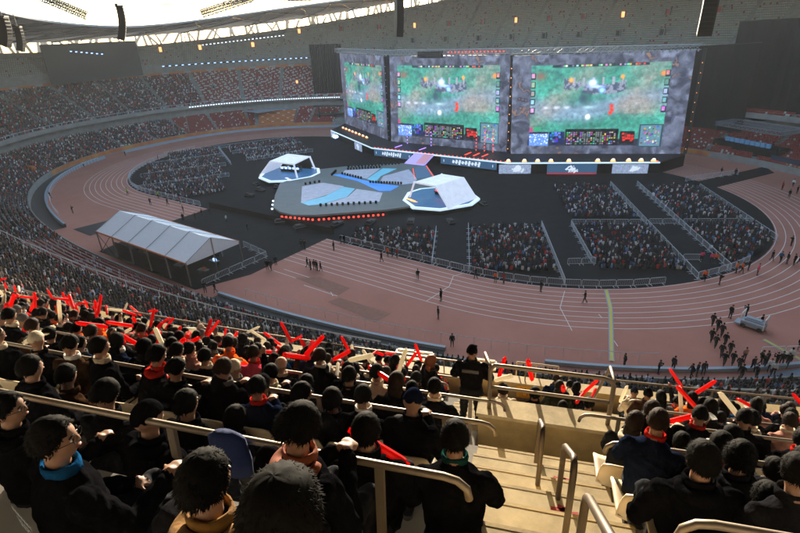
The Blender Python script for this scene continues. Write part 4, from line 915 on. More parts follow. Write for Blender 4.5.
def make_body(pose, vox=.016, bulky=1.):
    """body in the given pose, +Y forward; slots: jacket, trousers, skin, shoes"""
    seg = []; mb = MB()
    def cap(a, ra, b, rb, zone, n=10):
        a, b = Vector(a), Vector(b); pts = [a.lerp(b, t) for t in (0,.33,.66,1)]; rr = [ra+(rb-ra)*t for t in (0,.33,.66,1)]
        mb.tube(pts, rr, n); mb.ell(a, (ra,)*3, 10, 7); mb.ell(b, (rb,)*3, 10, 7); seg.append((a, b, (ra+rb)/2, zone))
    sit = pose.startswith('sit'); J = .012*bulky
    hz = .50 if sit else .93; ln = {'sit_lean': .22, 'sit_phone': .1, 'stand_cross': -.02}.get(pose, .03)
    ch = Vector((0, ln*.5, hz+.30)); nk = Vector((0, ln*.8, hz+.53)); hd = Vector((0, ln+.02, hz+.70))
    mb.rings([(0,-.02,hz-.09,.15,.12),(0,-.01,hz,.175,.135),(0,ln*.2,hz+.12,.155+J,.125+J),(0,ln*.4,hz+.27,.18+J,.135+J),(0,ln*.6,hz+.40,.195+J,.125+J),(0,ln*.75,hz+.48,.15+J,.095+J),(0,ln*.8,hz+.545,.065,.065)], 20)
    seg += [(Vector((0,0,hz-.05)), Vector((0,0,hz+.02)), .14, 1), (Vector((0,ln*.3,hz+.14)), Vector((0,ln*.7,hz+.42)), .15, 0)]
    for sx in (-1,1): seg.append((Vector((0,ln*.7,hz+.44)), Vector((sx*.2,ln*.7,hz+.44)), .08, 0))
    cap(nk+Vector((0,-.005,-.03)), .06, hd+Vector((0,-.01,-.07)), .052, 2)
    turn = {'sit_turn': .7, 'sit_phone': .1}.get(pose, 0.); tilt = {'sit_phone': -.45, 'sit_lean': -.15}.get(pose, 0.)
    head_shape(mb, hd, tilt, 1., -turn); seg.append((hd+Vector((0,0,-.04)), hd+Vector((0,0,.05)), .1, 2))
    sh = [Vector((sx*.19, ln*.65, hz+.44)) for sx in (-1,1)]
    arms = {'sit_lap': [((-.27,.08,hz+.17),(-.1,.3,hz+.1)),((.27,.08,hz+.17),(.11,.31,hz+.1))], 'sit_raise': [((-.27,.08,hz+.17),(-.1,.3,hz+.12)),((.33,.2,hz+.42),(.28,.36,hz+.66))],
      'sit_phone': [((-.25,.12,hz+.18),(-.05,.36,hz+.3)),((.25,.12,hz+.18),(.06,.37,hz+.3))], 'sit_turn': [((-.28,.06,hz+.16),(-.14,.3,hz+.1)),((.27,.14,hz+.2),(.2,.36,hz+.26))],
      'sit_lean': [((-.27,.3,hz+.14),(-.07,.46,hz+.1)),((.27,.3,hz+.14),(.08,.47,hz+.1))], 'sit_both': [((-.3,.24,hz+.36),(-.2,.38,hz+.62)),((.3,.24,hz+.36),(.22,.4,hz+.6))],
      'stand': [((-.25,-.03,1.13),(-.26,.05,.88)),((.25,-.03,1.13),(.26,.05,.88))], 'stand_cross': [((-.29,.06,1.14),(.05,.2,1.16)),((.29,.06,1.14),(-.05,.23,1.13))],
      'walk': [((-.25,-.1,1.14),(-.25,.02,.9)),((.25,.06,1.14),(.24,.24,.97))], 'stand_cam': [((-.25,.2,1.2),(-.06,.34,1.42)),((.25,.2,1.2),(.08,.34,1.4))]}[pose]
    for i, (el, wr) in enumerate(arms):
        cap(sh[i], .062+J, el, .05+J, 0); cap(el, .05+J, wr, .036+J*.6, 0); el, wr = Vector(el), Vector(wr); d = (wr-el).normalized(); pc = wr+d*.06
        cap(wr, .026, pc, .034, 2, 8)
        side = d.cross(Vector((0,0,1))); side = side.normalized() if side.length > .1 else Vector((1,0,0)); upv = side.cross(d)
        for q, (of, L_) in enumerate(((-.028,.07),(-.01,.082),(.009,.078),(.027,.06))):
            a = pc+side*of+d*.02; b = a+d*L_*.55-upv*.012; c = b+d*L_*.3-upv*.03; cap(a, .0095, b, .009, 2, 6); cap(b, .009, c, .008, 2, 6)
        sgn = 1 if i == 0 else -1; a = pc+side*.03*sgn; cap(a, .012, a+side*.03*sgn+d*.035-upv*.01, .009, 2, 6)
    if sit: legs = [((sx*.1,.02,hz-.03),(sx*.13,.44,hz+.01),(sx*.13,.43,.11)) for sx in (-1,1)]
    elif pose == 'walk': legs = [((-.1,0,.9),(-.1,.13,.5),(-.1,.18,.1)), ((.1,0,.9),(.1,-.02,.49),(.1,-.27,.16))]
    else: legs = [((sx*.1,0,.9),(sx*.12,.015,.49),(sx*.14,-.01,.1)) for sx in (-1,1)]
    for hp, kn, an in legs:
        cap(hp, .098, kn, .066, 1); cap(kn, .064, an, .045, 1); an = Vector(an); cap(an+Vector((0,-.03,-.055)), .042, an+Vector((0,.15,-.065)), .035, 3, 8)
    me = remesh(mb, vox); n = len(me.polygons); c = np.empty(n*3); me.polygons.foreach_get('center', c); c = c.reshape(-1,3)
    best = np.full(n, 9.); zone = np.zeros(n, int)
    for a, b, r, z in seg:
        a, b = np.array(a), np.array(b); ab = b-a; t = np.clip(((c-a)@ab)/max(ab@ab,1e-9), 0, 1); d = np.linalg.norm(c-(a+t[:,None]*ab), axis=1)-r; m = d < best; best[m] = d[m]; zone[m] = z
    for k in ('black',): 
        for q in (MJ['black'], M['trousers'], M['skin'], M['shoes']): me.materials.append(q)
    me.polygons.foreach_set('material_index', zone.astype(np.int32)); me.polygons.foreach_set('use_smooth', np.ones(n, bool)); me.name = 'body'
    # cloth folds
    v = np.empty(len(me.vertices)*3); me.vertices.foreach_get('co', v); v = v.reshape(-1,3); nn = np.empty_like(v).ravel(); me.vertices.foreach_get('normal', nn); nn = nn.reshape(-1,3)
    w = .0045*(np.sin(v[:,2]*62+v[:,0]*25+np.sin(v[:,1]*40)*2)+.6*np.sin(v[:,0]*70-v[:,2]*30+v[:,1]*50)); vz = np.zeros(len(v), bool)
    lp = np.empty(len(me.loops), int); me.loops.foreach_get('vertex_index', lp); ls = np.empty(n, int); lt = np.empty(n, int); me.polygons.foreach_get('loop_start', ls); me.polygons.foreach_get('loop_total', lt)
    vz[lp[np.repeat(np.isin(zone, (0,1)), lt)]] = True; v += nn*(w*vz)[:,None]; me.vertices.foreach_set('co', v.ravel()); me.update()
    return me, hd, turn, tilt
def hair_mesh(style, hd, turn, tilt, strands=300, seed=0):
    r = random.Random(seed); R = Matrix.Rotation(-turn, 3, 'Z') @ Matrix.Rotation(tilt, 3, 'X'); mb = MB(); nu, nv = 26, 16; V = []
    low = {'short': -.28, 'bushy': -.3, 'long': -.95, 'cap': .1, 'beanie': .0}[style]; th_ = {'short': .011, 'bushy': .019, 'long': .015, 'cap': .012, 'beanie': .016}[style]
    def P(ph, th, ex=0.):
        x = cos(ph)*cos(th); y = cos(ph)*sin(th); z = sin(ph); t = th_+ex; X = x*(.077+t); Y = y*(.098+t); Z = z*(.118+t)
        if z < 0: f = 0 if style == 'long' else .2; X *= 1-f*(-z); Y *= 1-f*(-z)*.7
        return Vector((X, Y, Z))
    def lim(th):   # lowest latitude of hair as function of direction; front is +y
        fr = max(0, sin(th)); return low*(1-fr)+.62*fr if style != 'cap' else low+.12*fr
    for i in range(nv+1):
        for j in range(nu):
            th = 2*PI*j/nu; l = math.asin(max(-1,min(1,lim(th)+.1*sin(th*5)+.06*sin(th*11)))); ph = l+(PI/2-l)*i/nv; n_ = .003*sin(th*6+i*.7)+.0025*r.uniform(-1,1) if style in ('short','bushy','long') else 0
            V.append(P(ph, th, n_*cos(ph)**.7 if 0 < i < nv else (0 if i else -th_*1.15)))
    F = [(i*nu+j, i*nu+(j+1) % nu, (i+1)*nu+(j+1) % nu, (i+1)*nu+j) for i in range(nv) for j in range(nu)]; mb.add(V, F)
    if style == 'long': mb.rings([(0,-.055,-.24,.06,.02),(0,-.06,-.16,.085,.04),(0,-.05,-.05,.09,.05)], 12)
    if style == 'cap':
        for a in np.linspace(-.9,.9,7)[:-1]:
            b = a+.3; q = [(sin(a)*.085,.085+cos(a)*.015,.03),(sin(b)*.085,.085+cos(b)*.015,.03),(sin(b)*.08,.15+cos(b)*.03,.02),(sin(a)*.08,.15+cos(a)*.03,.02)]; mb.add(q+[(x,y,z-.006) for x,y,z in q], [(0,1,2,3),(7,6,5,4),(2,3,7,6)])
    if style in ('short','bushy','long'):
        for i in range(strands):
            th = r.uniform(0, 2*PI); l = math.asin(max(-1,min(1,lim(th)))); ph = l+(PI/2-l)*r.random()**.8; a = P(ph, th, -.004); o = a.normalized(); dn = Vector((r.gauss(0,.4), r.gauss(-.15,.4), -.9)); L_ = (.013 if style == 'short' else .02)*r.uniform(.5,1.3)
            tip = a+(o*r.uniform(.05,.35)+dn*.6).normalized()*L_*1.3+o*.005; sd = o.cross(dn).normalized()*.0028; mb.add([a-sd, a+sd, tip, a-o*.006], [(0,1,2),(1,3,2),(3,0,2)])
    mb.V = [tuple(R @ Vector(v)+hd) for v in mb.V]; me = mb.mesh('hair', M['hair']); me.polygons.foreach_set('use_smooth', [True]*len(me.polygons)); return me
def face_mesh(hd, turn, tilt, glasses=False):
    R = Matrix.Rotation(-turn, 3, 'Z') @ Matrix.Rotation(tilt, 3, 'X'); mb = MB()
    for sx in (-1,1):
        mb.ell((sx*.031,.083,.004), (.013,.008,.0055), 10, 6, 0); mb.ell((sx*.031,.089,.004), (.006,.004,.005), 8, 5, 1)
        mb.tube([(sx*.016,.094,.024),(sx*.032,.094,.029),(sx*.05,.084,.023)], .0032, 6, 1)
        mb.ell((sx*.009,.101,-.028), (.004,.003,.003), 6, 4, 1)
        if glasses:
            mb.tube([(sx*.032+.022*cos(a), .1, .004+.017*sin(a)) for a in np.linspace(0,2*PI,13)[:-1]], .0016, 5, 1, closed=True); mb.tube([(sx*.054,.098,.008),(sx*.08,.05,.008),(sx*.083,-.01,.004)], .0016, 5, 1)
    mb.rings([(0,.083,-.058,.018,.012),(0,.086,-.0545,.02,.0145),(0,.087,-.051,.021,.014),(0,.085,-.047,.014,.011)], 10, 2)
    mb.V = [tuple(R @ Vector(v)+hd) for v in mb.V]; me = mb.mesh('face', [M['white'], M['hair'], M['lips']]); me.polygons.foreach_set('use_smooth', [True]*len(me.polygons)); return me
def collar_mesh(hd, seed=0, hood=False):
    mb = MB(); c = hd+Vector((0,-.012,-.145)); n = 22; V = []
    for k, (r1, dz) in enumerate(((.078,-.035),(.083,.005),(.078,.035),(.066,.03),(.064,-.03))):
        for j in range(n): a = 2*PI*j/n; V.append(c+Vector((cos(a)*r1*1.08, sin(a)*r1, dz-.012*sin(a)+.004*sin(a*5+k))))
    mb.add(V, [(i*n+j, i*n+(j+1) % n, ((i+1) % 5)*n+(j+1) % n, ((i+1) % 5)*n+j) for i in range(5) for j in range(n)])
    if hood:
        mb.tube([c+Vector((cos(a)*.105, sin(a)*.1-.02, -.035+.01*sin(a*3))) for a in np.linspace(-PI-.3,.3,15)], [.02+.028*sin(PI*i/14) for i in range(15)], 9)
    me = mb.mesh('collar', MJ['black']); me.polygons.foreach_set('use_smooth', [True]*len(me.polygons)); return me
PROTO = {}
def proto(pose, style, fine=False, hood=False):
    key = (pose, style, fine, hood)
    if key not in PROTO:
        kb = (pose, fine)
        if kb not in PROTO: PROTO[kb] = make_body(pose, .0095 if fine else .017, 1.6 if fine else 1.)
        me, hd, tu, ti = PROTO[kb]; PROTO[('face',)+key] = face_mesh(hd, tu, ti, pose == 'sit_turn'); PROTO[key] = (me, hair_mesh(style, hd, tu, ti, 4200 if fine else 1100, len(PROTO)), collar_mesh(hd, hood=hood), hd)
    return PROTO[key]
HAIRTXT = {'short': 'short black hair', 'bushy': 'bushy black hair', 'long': 'long dark hair', 'cap': 'a cap', 'beanie': 'a knit hat'}
def person(loc, rz, pose, style, jacket, label, group, collar=None, fine=False, scale=1., hairm=None, hatm=None, hood=False, trousers=None):
    bm_, hm, cm, hd = proto(pose, style, fine, hood)
    t = child('person', bm_, None, [MJ[jacket], trousers or M['trousers'], None, None]); t.location = loc; t.rotation_euler = (0,0,rz); t.scale = (scale,)*3; tag(t, label, 'person', group)
    h = child('hair' if style in ('short','bushy','long') else 'hat', hm, t, [hatm or hairm or M['hair']])
    if not group or 'field' not in group: child('face', PROTO[('face', pose, style, fine, hood)], t)
    if collar or not group or 'field' not in group: child('collar', cm, t, [MJ[collar or jacket]])
    return t
def jersey_text(t, txt, size, loc, m, rot=(PI/2,0,0)):
    cu = bpy.data.curves.new('lettering','FONT'); cu.body = txt; cu.size = size; cu.extrude = .002; cu.align_x = 'CENTER'; cu.align_y = 'CENTER'
    o = bpy.data.objects.new('tmp', cu); LINK(o); dg = bpy.context.evaluated_depsgraph_get(); me = bpy.data.meshes.new_from_object(o.evaluated_get(dg)); bpy.data.objects.remove(o)
    me.materials.clear(); me.materials.append(m); c = child('lettering', me, t); c.location = loc; c.rotation_euler = rot; return c

# near rows: generic spectators
HPX = [(282,88),(205,54),(366,31),(298,40),(148,30),(54,41),(8,30),(455,30),(421,19),(235,21),(703,33),(740,27),(775,23),(398,20),(332,20),(262,18),(186,25),(105,25),(30,22),(66,22),(222,19),(768,30)]
def clash(u, d): w = .19*FPX/d; return d < 2.0 or any(abs(u-a) < .62*(w+b) and abs(d-.19*FPX/b) < 1.3 for a, b in HPX) or (440 < u < 640)
GN = 'spectators on the near upper rows'; near = []
for j in range(1, 11):
    k = RJ(j)+.5; f = stretch(-2, k); st = .49
    for side in (-1,1):
        if side < 0: q = -1.2 if j <= 5 else -.32
        else: q = 1.75 if j <= 5 else .7
        i = 0
        while -19 < q < 9.5:
            i += 1; near.append((j, side, i, q)); q += side*st/stretch(q, k)
    for i, q in enumerate((-.25,.13,.45,.74)):
        if j <= 5 and (j > 3 or (i+j) % 3) and (j != 5 or i != 3): near.append((j, 0, i+1, q))
vis = []
for j, side, i, q in near:
    k = RJ(j)+.5+random.uniform(-.08,.12); x, y = bp(q, k); z = ZJ(j); u, v, d = view((x, y, z+1.1))
    if -25 < u < 825 and -30 < v < 560 and d > .5 and not (436 < u < 496 and v > 352) and not (side == 0 and j < 4 and u < 538) and not (side == 0 and j == 4 and 510 < u < 532) and not (side > 0 and j >= 6 and u < 626) and not (j > 8 and clash(u, d)): vis.append((d, j, side, i, q, float(x), float(y), z))
vis.sort(); PAL = ['black']*14+['charcoal']*5+['navy']*3+['brown']*2+['olive','grey','grey','cream','cream','blush','red','blue','white','orange','pink','cream']
poses = ['sit_lap','sit_phone','sit_turn','sit_lean','sit_lap','sit_phone','sit_lean']*3+['sit_raise']
NIND = 215; used_seat = []
for n, (d, j, side, i, q, x, y, z) in enumerate(vis[:NIND]):
    if random.random() < .03: used_seat.append((d,j,side,i,q,x,y,z)); continue
    jc = random.choice(PAL if j < 7 else PAL[:24]); stl = random.choice(['short']*6+['bushy']*3+['long']*3+['cap','beanie']); hm = M['hairbrown'] if random.random() < .25 else None
    hatm = MJ[random.choice(['black','navy','cream','grey','white'])] if stl in ('cap','beanie') else None; pose = random.choice(poses)
    where = ('%s left of aisle' % ORD(i)) if side < 0 else ('%s right of aisle' % ORD(i) if side > 0 else '%s behind cream wall' % ORD(i))
    if (j,side,i) == (4,1,1): continue
    if side == 0 and j > 3: z -= .12 if j == 4 else .34; pose = 'sit_lap'; stl = 'short' if stl in ('cap','beanie') else stl; hatm = None
    person((x, y, z+random.uniform(-.12,-.03)), float(face_rz(q))+random.gauss(-.02,.16), pose, stl, jc, 'spectator, %s top, %s, row %d above parapet, %s' % (jc if jc != 'blush' else 'dusty pink', HAIRTXT[stl], j, where), GN, scale=random.uniform(.9,.99), hairm=hm, hatm=hatm, collar=random.choice([None,None,None,'white','grey','red','cream']), hood=random.random() < .3)
    used_seat.append((d,j,side,i,q,x,y,z))
# the rest of the lit rows farther left
P, RZ = [], []
for d, j, side, i, q, x, y, z in vis[NIND:]: P.append((x,y,z)); RZ.append(float(face_rz(q))+random.gauss(0,.3))
for j in range(1, 9):
    for q in np.arange(-34, -19, .5): 
        x, y = bp(q, RJ(j)+.5); P.append((float(x), float(y), ZJ(j))); RZ.append(float(face_rz(q))+random.gauss(0,.3))
n = len(P); tag(bulk('seated_crowd', PV, PF, P, RZ, rng.uniform(.92,1.05,n), person_cols(n, .22), M['crowd']), 'sunlit crowd at the far left end of the near upper rows', 'crowd', kind='stuff')

# seats of the near rows
def shell(fn, nu, nv, th):
    mb = MB(); G = [[Vector(fn(u/nu, v/nv)) for u in range(nu+1)] for v in range(nv+1)]; V = [p for r in G for p in r]; B = []
    for v in range(nv+1):
        for u in range(nu+1):
            a = G[v][min(u+1,nu)]-G[v][max(u-1,0)]; b = G[min(v+1,nv)][u]-G[max(v-1,0)][u]; B.append(G[v][u]-a.cross(b).normalized()*th)
    n = nu+1; N0 = len(V); F = [(v*n+u, v*n+u+1, (v+1)*n+u+1, (v+1)*n+u) for v in range(nv) for u in range(nu)]; F += [tuple(i+N0 for i in f[::-1]) for f in F]
    E_ = [u for u in range(n)]+[v*n+nu for v in range(1,nv+1)]+[nv*n+u for u in range(nu-1,-1,-1)]+[v*n for v in range(nv-1,0,-1)]
    F += [(E_[i], E_[i]+N0, E_[(i+1) % len(E_)]+N0, E_[(i+1) % len(E_)]) for i in range(len(E_))]; mb.add(V+B, F); return mb
def bkf(u, v): a = (u-.5)*2; w = .23*(1-.25*max(0,v-.6)**1.5*0); return (a*w*(1-.12*v**4), -.22-.06*v+.05*abs(a)**2.5, .46+.34*v*(1-.13*abs(a)**4))
def pnf(u, v): a = (u-.5)*2; return (a*.225, -.2+.42*v, .43+.035*abs(a)**3+.02*(1-v)**2-.015*v**3)
SB = shell(bkf, 10, 6, .02).mesh('backrest', M['seatcream']); SPn = shell(pnf, 8, 6, -.02).mesh('seat_pan', M['seatcream']); mb = MB(); mb.box((0,-.1,.2), (.3,.1,.42)); mb.box((0,-.1,.02), (.3,.25,.03)); SL_ = mb.mesh('bracket', M['metaldark'])
for me in (SB, SPn): me.polygons.foreach_set('use_smooth', [True]*len(me.polygons))
def near_seat(x, y, z, rz, lb):
    t = thing('stadium_seat', lb, 'seat', (x,y,z), rz, 'cream plastic seats of the near rows'); child('backrest', SB, t); child('seat_pan', SPn, t); child('bracket', SL_, t); return t
for d, j, side, i, q, x, y, z in used_seat[:130]:
    k = RJ(j)+.52; x, y = bp(q, k); where = '%s %s of the aisle' % (ORD(i), 'left' if side < 0 else 'right') if side else 'beyond the cream wall, %s from left' % ORD(i)
    near_seat(float(x), float(y), z, float(face_rz(q)), 'cream plastic seat, row %d up from the parapet, %s' % (j, where))
x, y = bp(.72, RJ(9)+.45); near_seat(float(x), float(y), ZJ(9)+.02, float(face_rz(.7)), 'empty cream seat with curled rim beside the stairs at lower right')

# hero spectators (heads at measured places)
def hero(px, py, w, jacket, style, pose, label, dyaw=0., collar=None, fine=False, hairm=None, hatm=None, hood=False, sc=1., grp=GN):
    d = .19*FPX/w; p = CAM+(CR*((px-400)/FPX)-CU*((py-266.5)/FPX)+_f)*d
    bm_, hm, cm, hd = proto(pose, style, fine, hood); rz = float(face_rz(0))+dyaw; o = Matrix.Rotation(rz, 3, 'Z') @ hd*sc
    return person((p.x-o.x, p.y-o.y, p.z-o.z), rz, pose, style, jacket, label, grp, collar, fine, sc, hairm, hatm, hood)
HEROES = [
 (282,519,88,'black','short','sit_lap','spectator whose large dark head fills the bottom centre',.0,None,True),
 (205,482,54,'charcoal','short','sit_lap','spectator in dark jacket with mustard yellow hood lining at bottom left',-.15,'mustard',True,None,None,True),
 (366,431,31,'black','short','sit_lap','broad spectator in black padded jacket above the bottom centre head',0,None,True),
 (298,428,40,'black','bushy','sit_phone','spectator with bushy hair and orange hood lining, head bowed',-.3,'rust',True,None,None,True),
 (148,418,30,'black','cap','sit_lap','spectator in black cap and black top at lower left',-.2,None,True),
 (54,440,41,'black','short','sit_turn','spectator with blue collar and printed back, face turned right',-.35,'blue',True),
 (8,409,30,'black','short','sit_turn','spectator at the left edge with face turned right',-.4,None,True),
 (455,438,30,'black','short','sit_lean','spectator in dark green black jacket beside the stairs',.1,'green',True),
 (421,418,19,'cream','short','sit_lap','spectator in cream fleece in front of the stairside spectator',.0,'white',True),
 (235,418,21,'navy','long','sit_lap','long haired spectator above the blue cloth at lower left',0,None,True),
 (703,460,33,'black','short','sit_lap','spectator in black leather jacket beside the empty cream seat',.05,None,True),
 (740,457,27,'charcoal','bushy','sit_turn','spectator with bushy hair right of the leather jacket',.2,None,True),
 (775,471,23,'black','short','sit_lap','spectator in black jacket third from the stairs at lower right',0,'grey',True),
 (398,428,20,'navy','short','sit_phone','spectator in navy looking down, left of the cream fleece',0,None,True),
 (332,400,20,'black','bushy','sit_lap','bushy haired spectator right above the orange hood',.1),
 (262,385,18,'charcoal','beanie','sit_lap','spectator in knit hat above the long handrail at left centre',0,None,False,None,'charcoal'),
 (186,404,25,'black','short','sit_lap','spectator right of the black cap, by the second handrail',-.1),
 (105,395,25,'charcoal','bushy','sit_phone','spectator left of the black cap, by the second handrail',0),
 (30,368,22,'black','short','sit_lap','spectator behind the long handrail at the left edge',-.2),
 (66,376,20,'brown','short','sit_lean','spectator in brown behind the long handrail at far left',.1),
 (222,384,19,'black','bushy','sit_lap','spectator below the middle of the long handrail',0),
 (768,500,30,'charcoal','short','sit_lean','spectator leaning forward at the bottom right corner',.1,None,True),
]
MJ['rust'] = mat('cloth_rust', (.22,.045,.01), .9, noise=.2, nscale=9)
MJ['mustard'] = mat('cloth_mustard', (.2,.09,.008), .9, noise=.25, nscale=9, bump=.4)
for h in HEROES:
    hatm = MJ[h[11]] if len(h) > 11 and h[10] is None and isinstance(h[11], str) else (MJ['black'] if h[4] == 'cap' else None)
    if len(h) > 10 and isinstance(h[10], str): hatm = MJ[h[10]]
    o = hero(*h[:7], dyaw=h[7] if len(h) > 7 else 0, collar=h[8] if len(h) > 8 else None, fine=h[9] if len(h) > 9 else False, hatm=hatm, hood=bool(len(h) > 12 and h[12]) or h[0] in (366,703,8,740,148))
    if 'printed back' in h[6]:
        jersey_text(o, 'HYPE', .075, (-.03,-.172,.83), M['grey']); mb = MB()
        for i in range(7): mb.box((-.13+.032*i,-.170,.89), (.02,.004,.03)); mb.box((-.13+.032*i,-.168,.775), (.022,.004,.022))
        mb.obj('print_marks', M['grey'], o)
# blue cloth by the long-haired spectator
x = CAM+(CR*((228-400)/FPX)-CU*((446-266.5)/FPX)+_f)*2.9; mb = MB(); mb.rings([(0,0,-.22,.11,.05),(0,0,-.1,.13,.06),(0,.01,.06,.12,.05),(0,.01,.1,.07,.03)], 14); o = mb.obj('backpack', mat('cloth_deepblue', (.006,.02,.1), .9, bump=.4), smooth=True); o.location = x; o.rotation_euler = (.1,0,float(face_rz(0))); tag(o, 'dark blue backpack hanging behind the second handrail at lower left', 'backpack')
# guard, standing woman, jersey fan
def stand_at(px, py_head, d, pose, style, jacket, label, sc=1., dyaw=0., **kw):
    p = CAM+(CR*((px-400)/FPX)-CU*((py_head-266.5)/FPX)+_f)*d; bm_, hm, cm, hd = proto(pose, style, True, False); rz = float(face_rz(0))+dyaw; o = Matrix.Rotation(rz, 3, 'Z') @ hd*sc
    return person((p.x-o.x, p.y-o.y, p.z-o.z), rz, pose, style, jacket, label, 'standing people among the near rows', scale=sc, fine=True, **kw)
g = stand_at(472, 352, 8.3, 'stand_cross', 'cap', 'black', 'guard in black uniform with white back strip standing on the steps', 1.05, hatm=MJ['black'])
mb = MB(); mb.box((0,-.158,1.37), (.26,.015,.055)); mb.obj('back_strip', MJ['grey'], g)
stand_at(431, 361, 8.6, 'stand', 'long', 'charcoal', 'standing woman with auburn hair and fur collar left of the guard', .92, -1.0, collar='brown', hairm=mat('hair_auburn', (.3,.08,.02), .5))
j = 4; x, y = bp(1.45, RJ(6)+.3); o = person((float(x), float(y), ZJ(6)-.25), float(face_rz(1.5))-.5, 'sit_turn', 'cap', 'cream', 'spectator in cream jersey with black letters right of the cream wall', GN, fine=True, hatm=MJ['white']); jersey_text(o, 'sk', .2, (.0,-.172,.85), M['shoes'])

# ------------------------------------------------------------------ near stand fittings
def aisle(name, j0, j1, s0, s1, lb):
    mb = MB()
    for j in range(j0, j1):
        for k0, k1, z in ((RJ(j)+.004, RJ(j)+.4625, ZJ(j)+.006), (RJ(j)+.4625, RJ(j+1)+.003, ZJ(j)+.319)):
            for q0, q1 in ((s0, (s0+s1)/2), ((s0+s1)/2, s1)):
                a, b, c, d = bp(q0,k0), bp(q1,k0), bp(q1,k1), bp(q0,k1); mb.prism([(float(p[0]), float(p[1])) for p in (a,b,c,d)], z-.5, z)
                e0, e1 = bp(q0, k0-.004), bp(q1, k0-.004); mb.beam((e0[0],e0[1],z-.02), (e1[0],e1[1],z-.02), .03, .045, 1)
    return tag(mb.obj(name, [M['step'], M['creamstick'] if False else M['cream']]), lb, 'stairs')
aisle('stair_aisle', 7, 14, -.36, .6, 'sunlit cream concrete stairs leading down to the cream wall')
aisle('stair_aisle', 0, 6, .93, 1.62, 'short flight of cream steps right of the cream wall')
aisle('stair_aisle', 0, 6, -1.05, -.42, 'short flight of steps where the guard stands')
# red stencils on the treads
for (q, jj, h, lb) in ((-.1,7,0,'faint red stencil at the top left of the stairs'),(.28,7,1,'small red arrow sticker on the upper treads'),(-.12,8,1,'red stencil at the left of the middle tread'),(.3,8,1,'red arrow sticker by the handrail'),(-.13,9,1,'red figure stencil at the lower left tread'),(.48,7,0,'faint red stencil at the right end of the upper tread')):
    k = RJ(jj)+(.2 if not h else .62); z = ZJ(jj)+(.012 if not h else .325); x, y = bp(q, k); mb = MB(); rr = random.Random(jj*7+h+int(q*50))
    for i in range(5): mb.box((rr.uniform(-.1,.1), rr.uniform(-.04,.04), .0), (rr.uniform(.04,.12), rr.uniform(.02,.05), .004), rr.uniform(-.4,.4))
    o = mb.obj('stencil', M['redpaint']); o.location = (float(x), float(y), z); o.rotation_euler = (0,0,float(face_rz(0))); tag(o, lb, 'stencil')
# cream vomitory wall with rail
vt = thing('vomitory_wall', 'cream wall block with tubular rail on top at the foot of the stairs', 'wall')
def wallblk(mb, q0, q1, k0, k1, z0, z1, m=0, n=4):
    for i in range(n):
        a, b = q0+(q1-q0)*i/n, q0+(q1-q0)*(i+1)/n; mb.prism([tuple(float(v) for v in bp(*p)) for p in ((a,k0),(b,k0),(b,k1),(a,k1))], z0, z1, m)
mb = MB(); wallblk(mb, -.44, .9, 37.12, 37.42, 24.6, 27.5); mb.obj('wall', M['cream'], vt)
mb = MB(); wallblk(mb, -.46, .92, 37.08, 37.45, 27.503, 27.56); mb.obj('cap', M['step'], vt)
mb = MB(); wallblk(mb, -.3, .7, 37.44, 37.62, 26.0, 26.95); mb.obj('landing_shade_block', M['cream'], vt)  # added block where the wall only casts shade on the landing
mb = MB(); zt = 28.3
def rp(q, k, z): x, y = bp(q, k); return (float(x), float(y), z)
mb.tube([rp(-.34,37.3,27.5), rp(-.34,37.3,zt-.08), rp(-.3,37.3,zt)] + [rp(q,37.3,zt) for q in np.linspace(-.2,.7,6)] + [rp(.76,37.3,zt-.02), rp(.8,37.3,zt-.1), rp(.8,37.3,27.5)], .03, 10)
mb.tube([rp(q,37.3,27.93) for q in np.linspace(-.34,.8,6)], .024, 8); mb.tube([rp(-.34,37.3,zt-.03), rp(-.52,35.6,zt-1.0), rp(-.55,34.,25.4)], .026, 8); mb.tube([rp(.8,37.3,zt-.03), rp(.98,35.6,zt-1.0), rp(1.05,34.,25.4)], .026, 8)
mb.obj('rail', M['rail'], vt, smooth=True)
# row handrails
def row_rail(j, s0, s1, lb, curl):
    t = thing('row_handrail', lb, 'handrail', group='handrails along the near rows'); k = RJ(j)+.03; zb = lambda q: fl(k)+.9
    qs = np.linspace(s0, s1, max(6, int(abs(s1-s0)*2.2))); pts = [rp(float(q), k, fl(k)+.9) for q in qs]; e = qs[-1]; sg_ = 1 if s1 > s0 else -1
    if curl: pts += [rp(e+sg_*.05, k, fl(k)+.885), rp(e+sg_*.085, k, fl(k)+.84), rp(e+sg_*.095, k, fl(k)+.77)]
    mb = MB(); mb.tube(pts, .022, 10); mb.obj('top_rail', M['rail'], t, smooth=True)
    q = s1-sg_*.25
    while (q-s0)*sg_ > 0:
        mb = MB(); a, b = rp(float(q), k, fl(k)+.9), rp(float(q), k+.06, ZJ(j)-.02); mb.beam(a, b, .05, .03); mb.obj('post', M['rail'], t); q -= sg_*.95
for n, j in enumerate((2,4,6,8,10)):
    row_rail(j, -20 if j < 8 else -9, -1.1 if j <= 5 else -.27, 'long handrail left of the aisle, %s above the parapet' % ORD(n+1), True)
    row_rail(j, 9, 1.68 if j <= 5 else .62, 'handrail right of the aisle with curled end, %s above the parapet' % ORD(n+1), True)
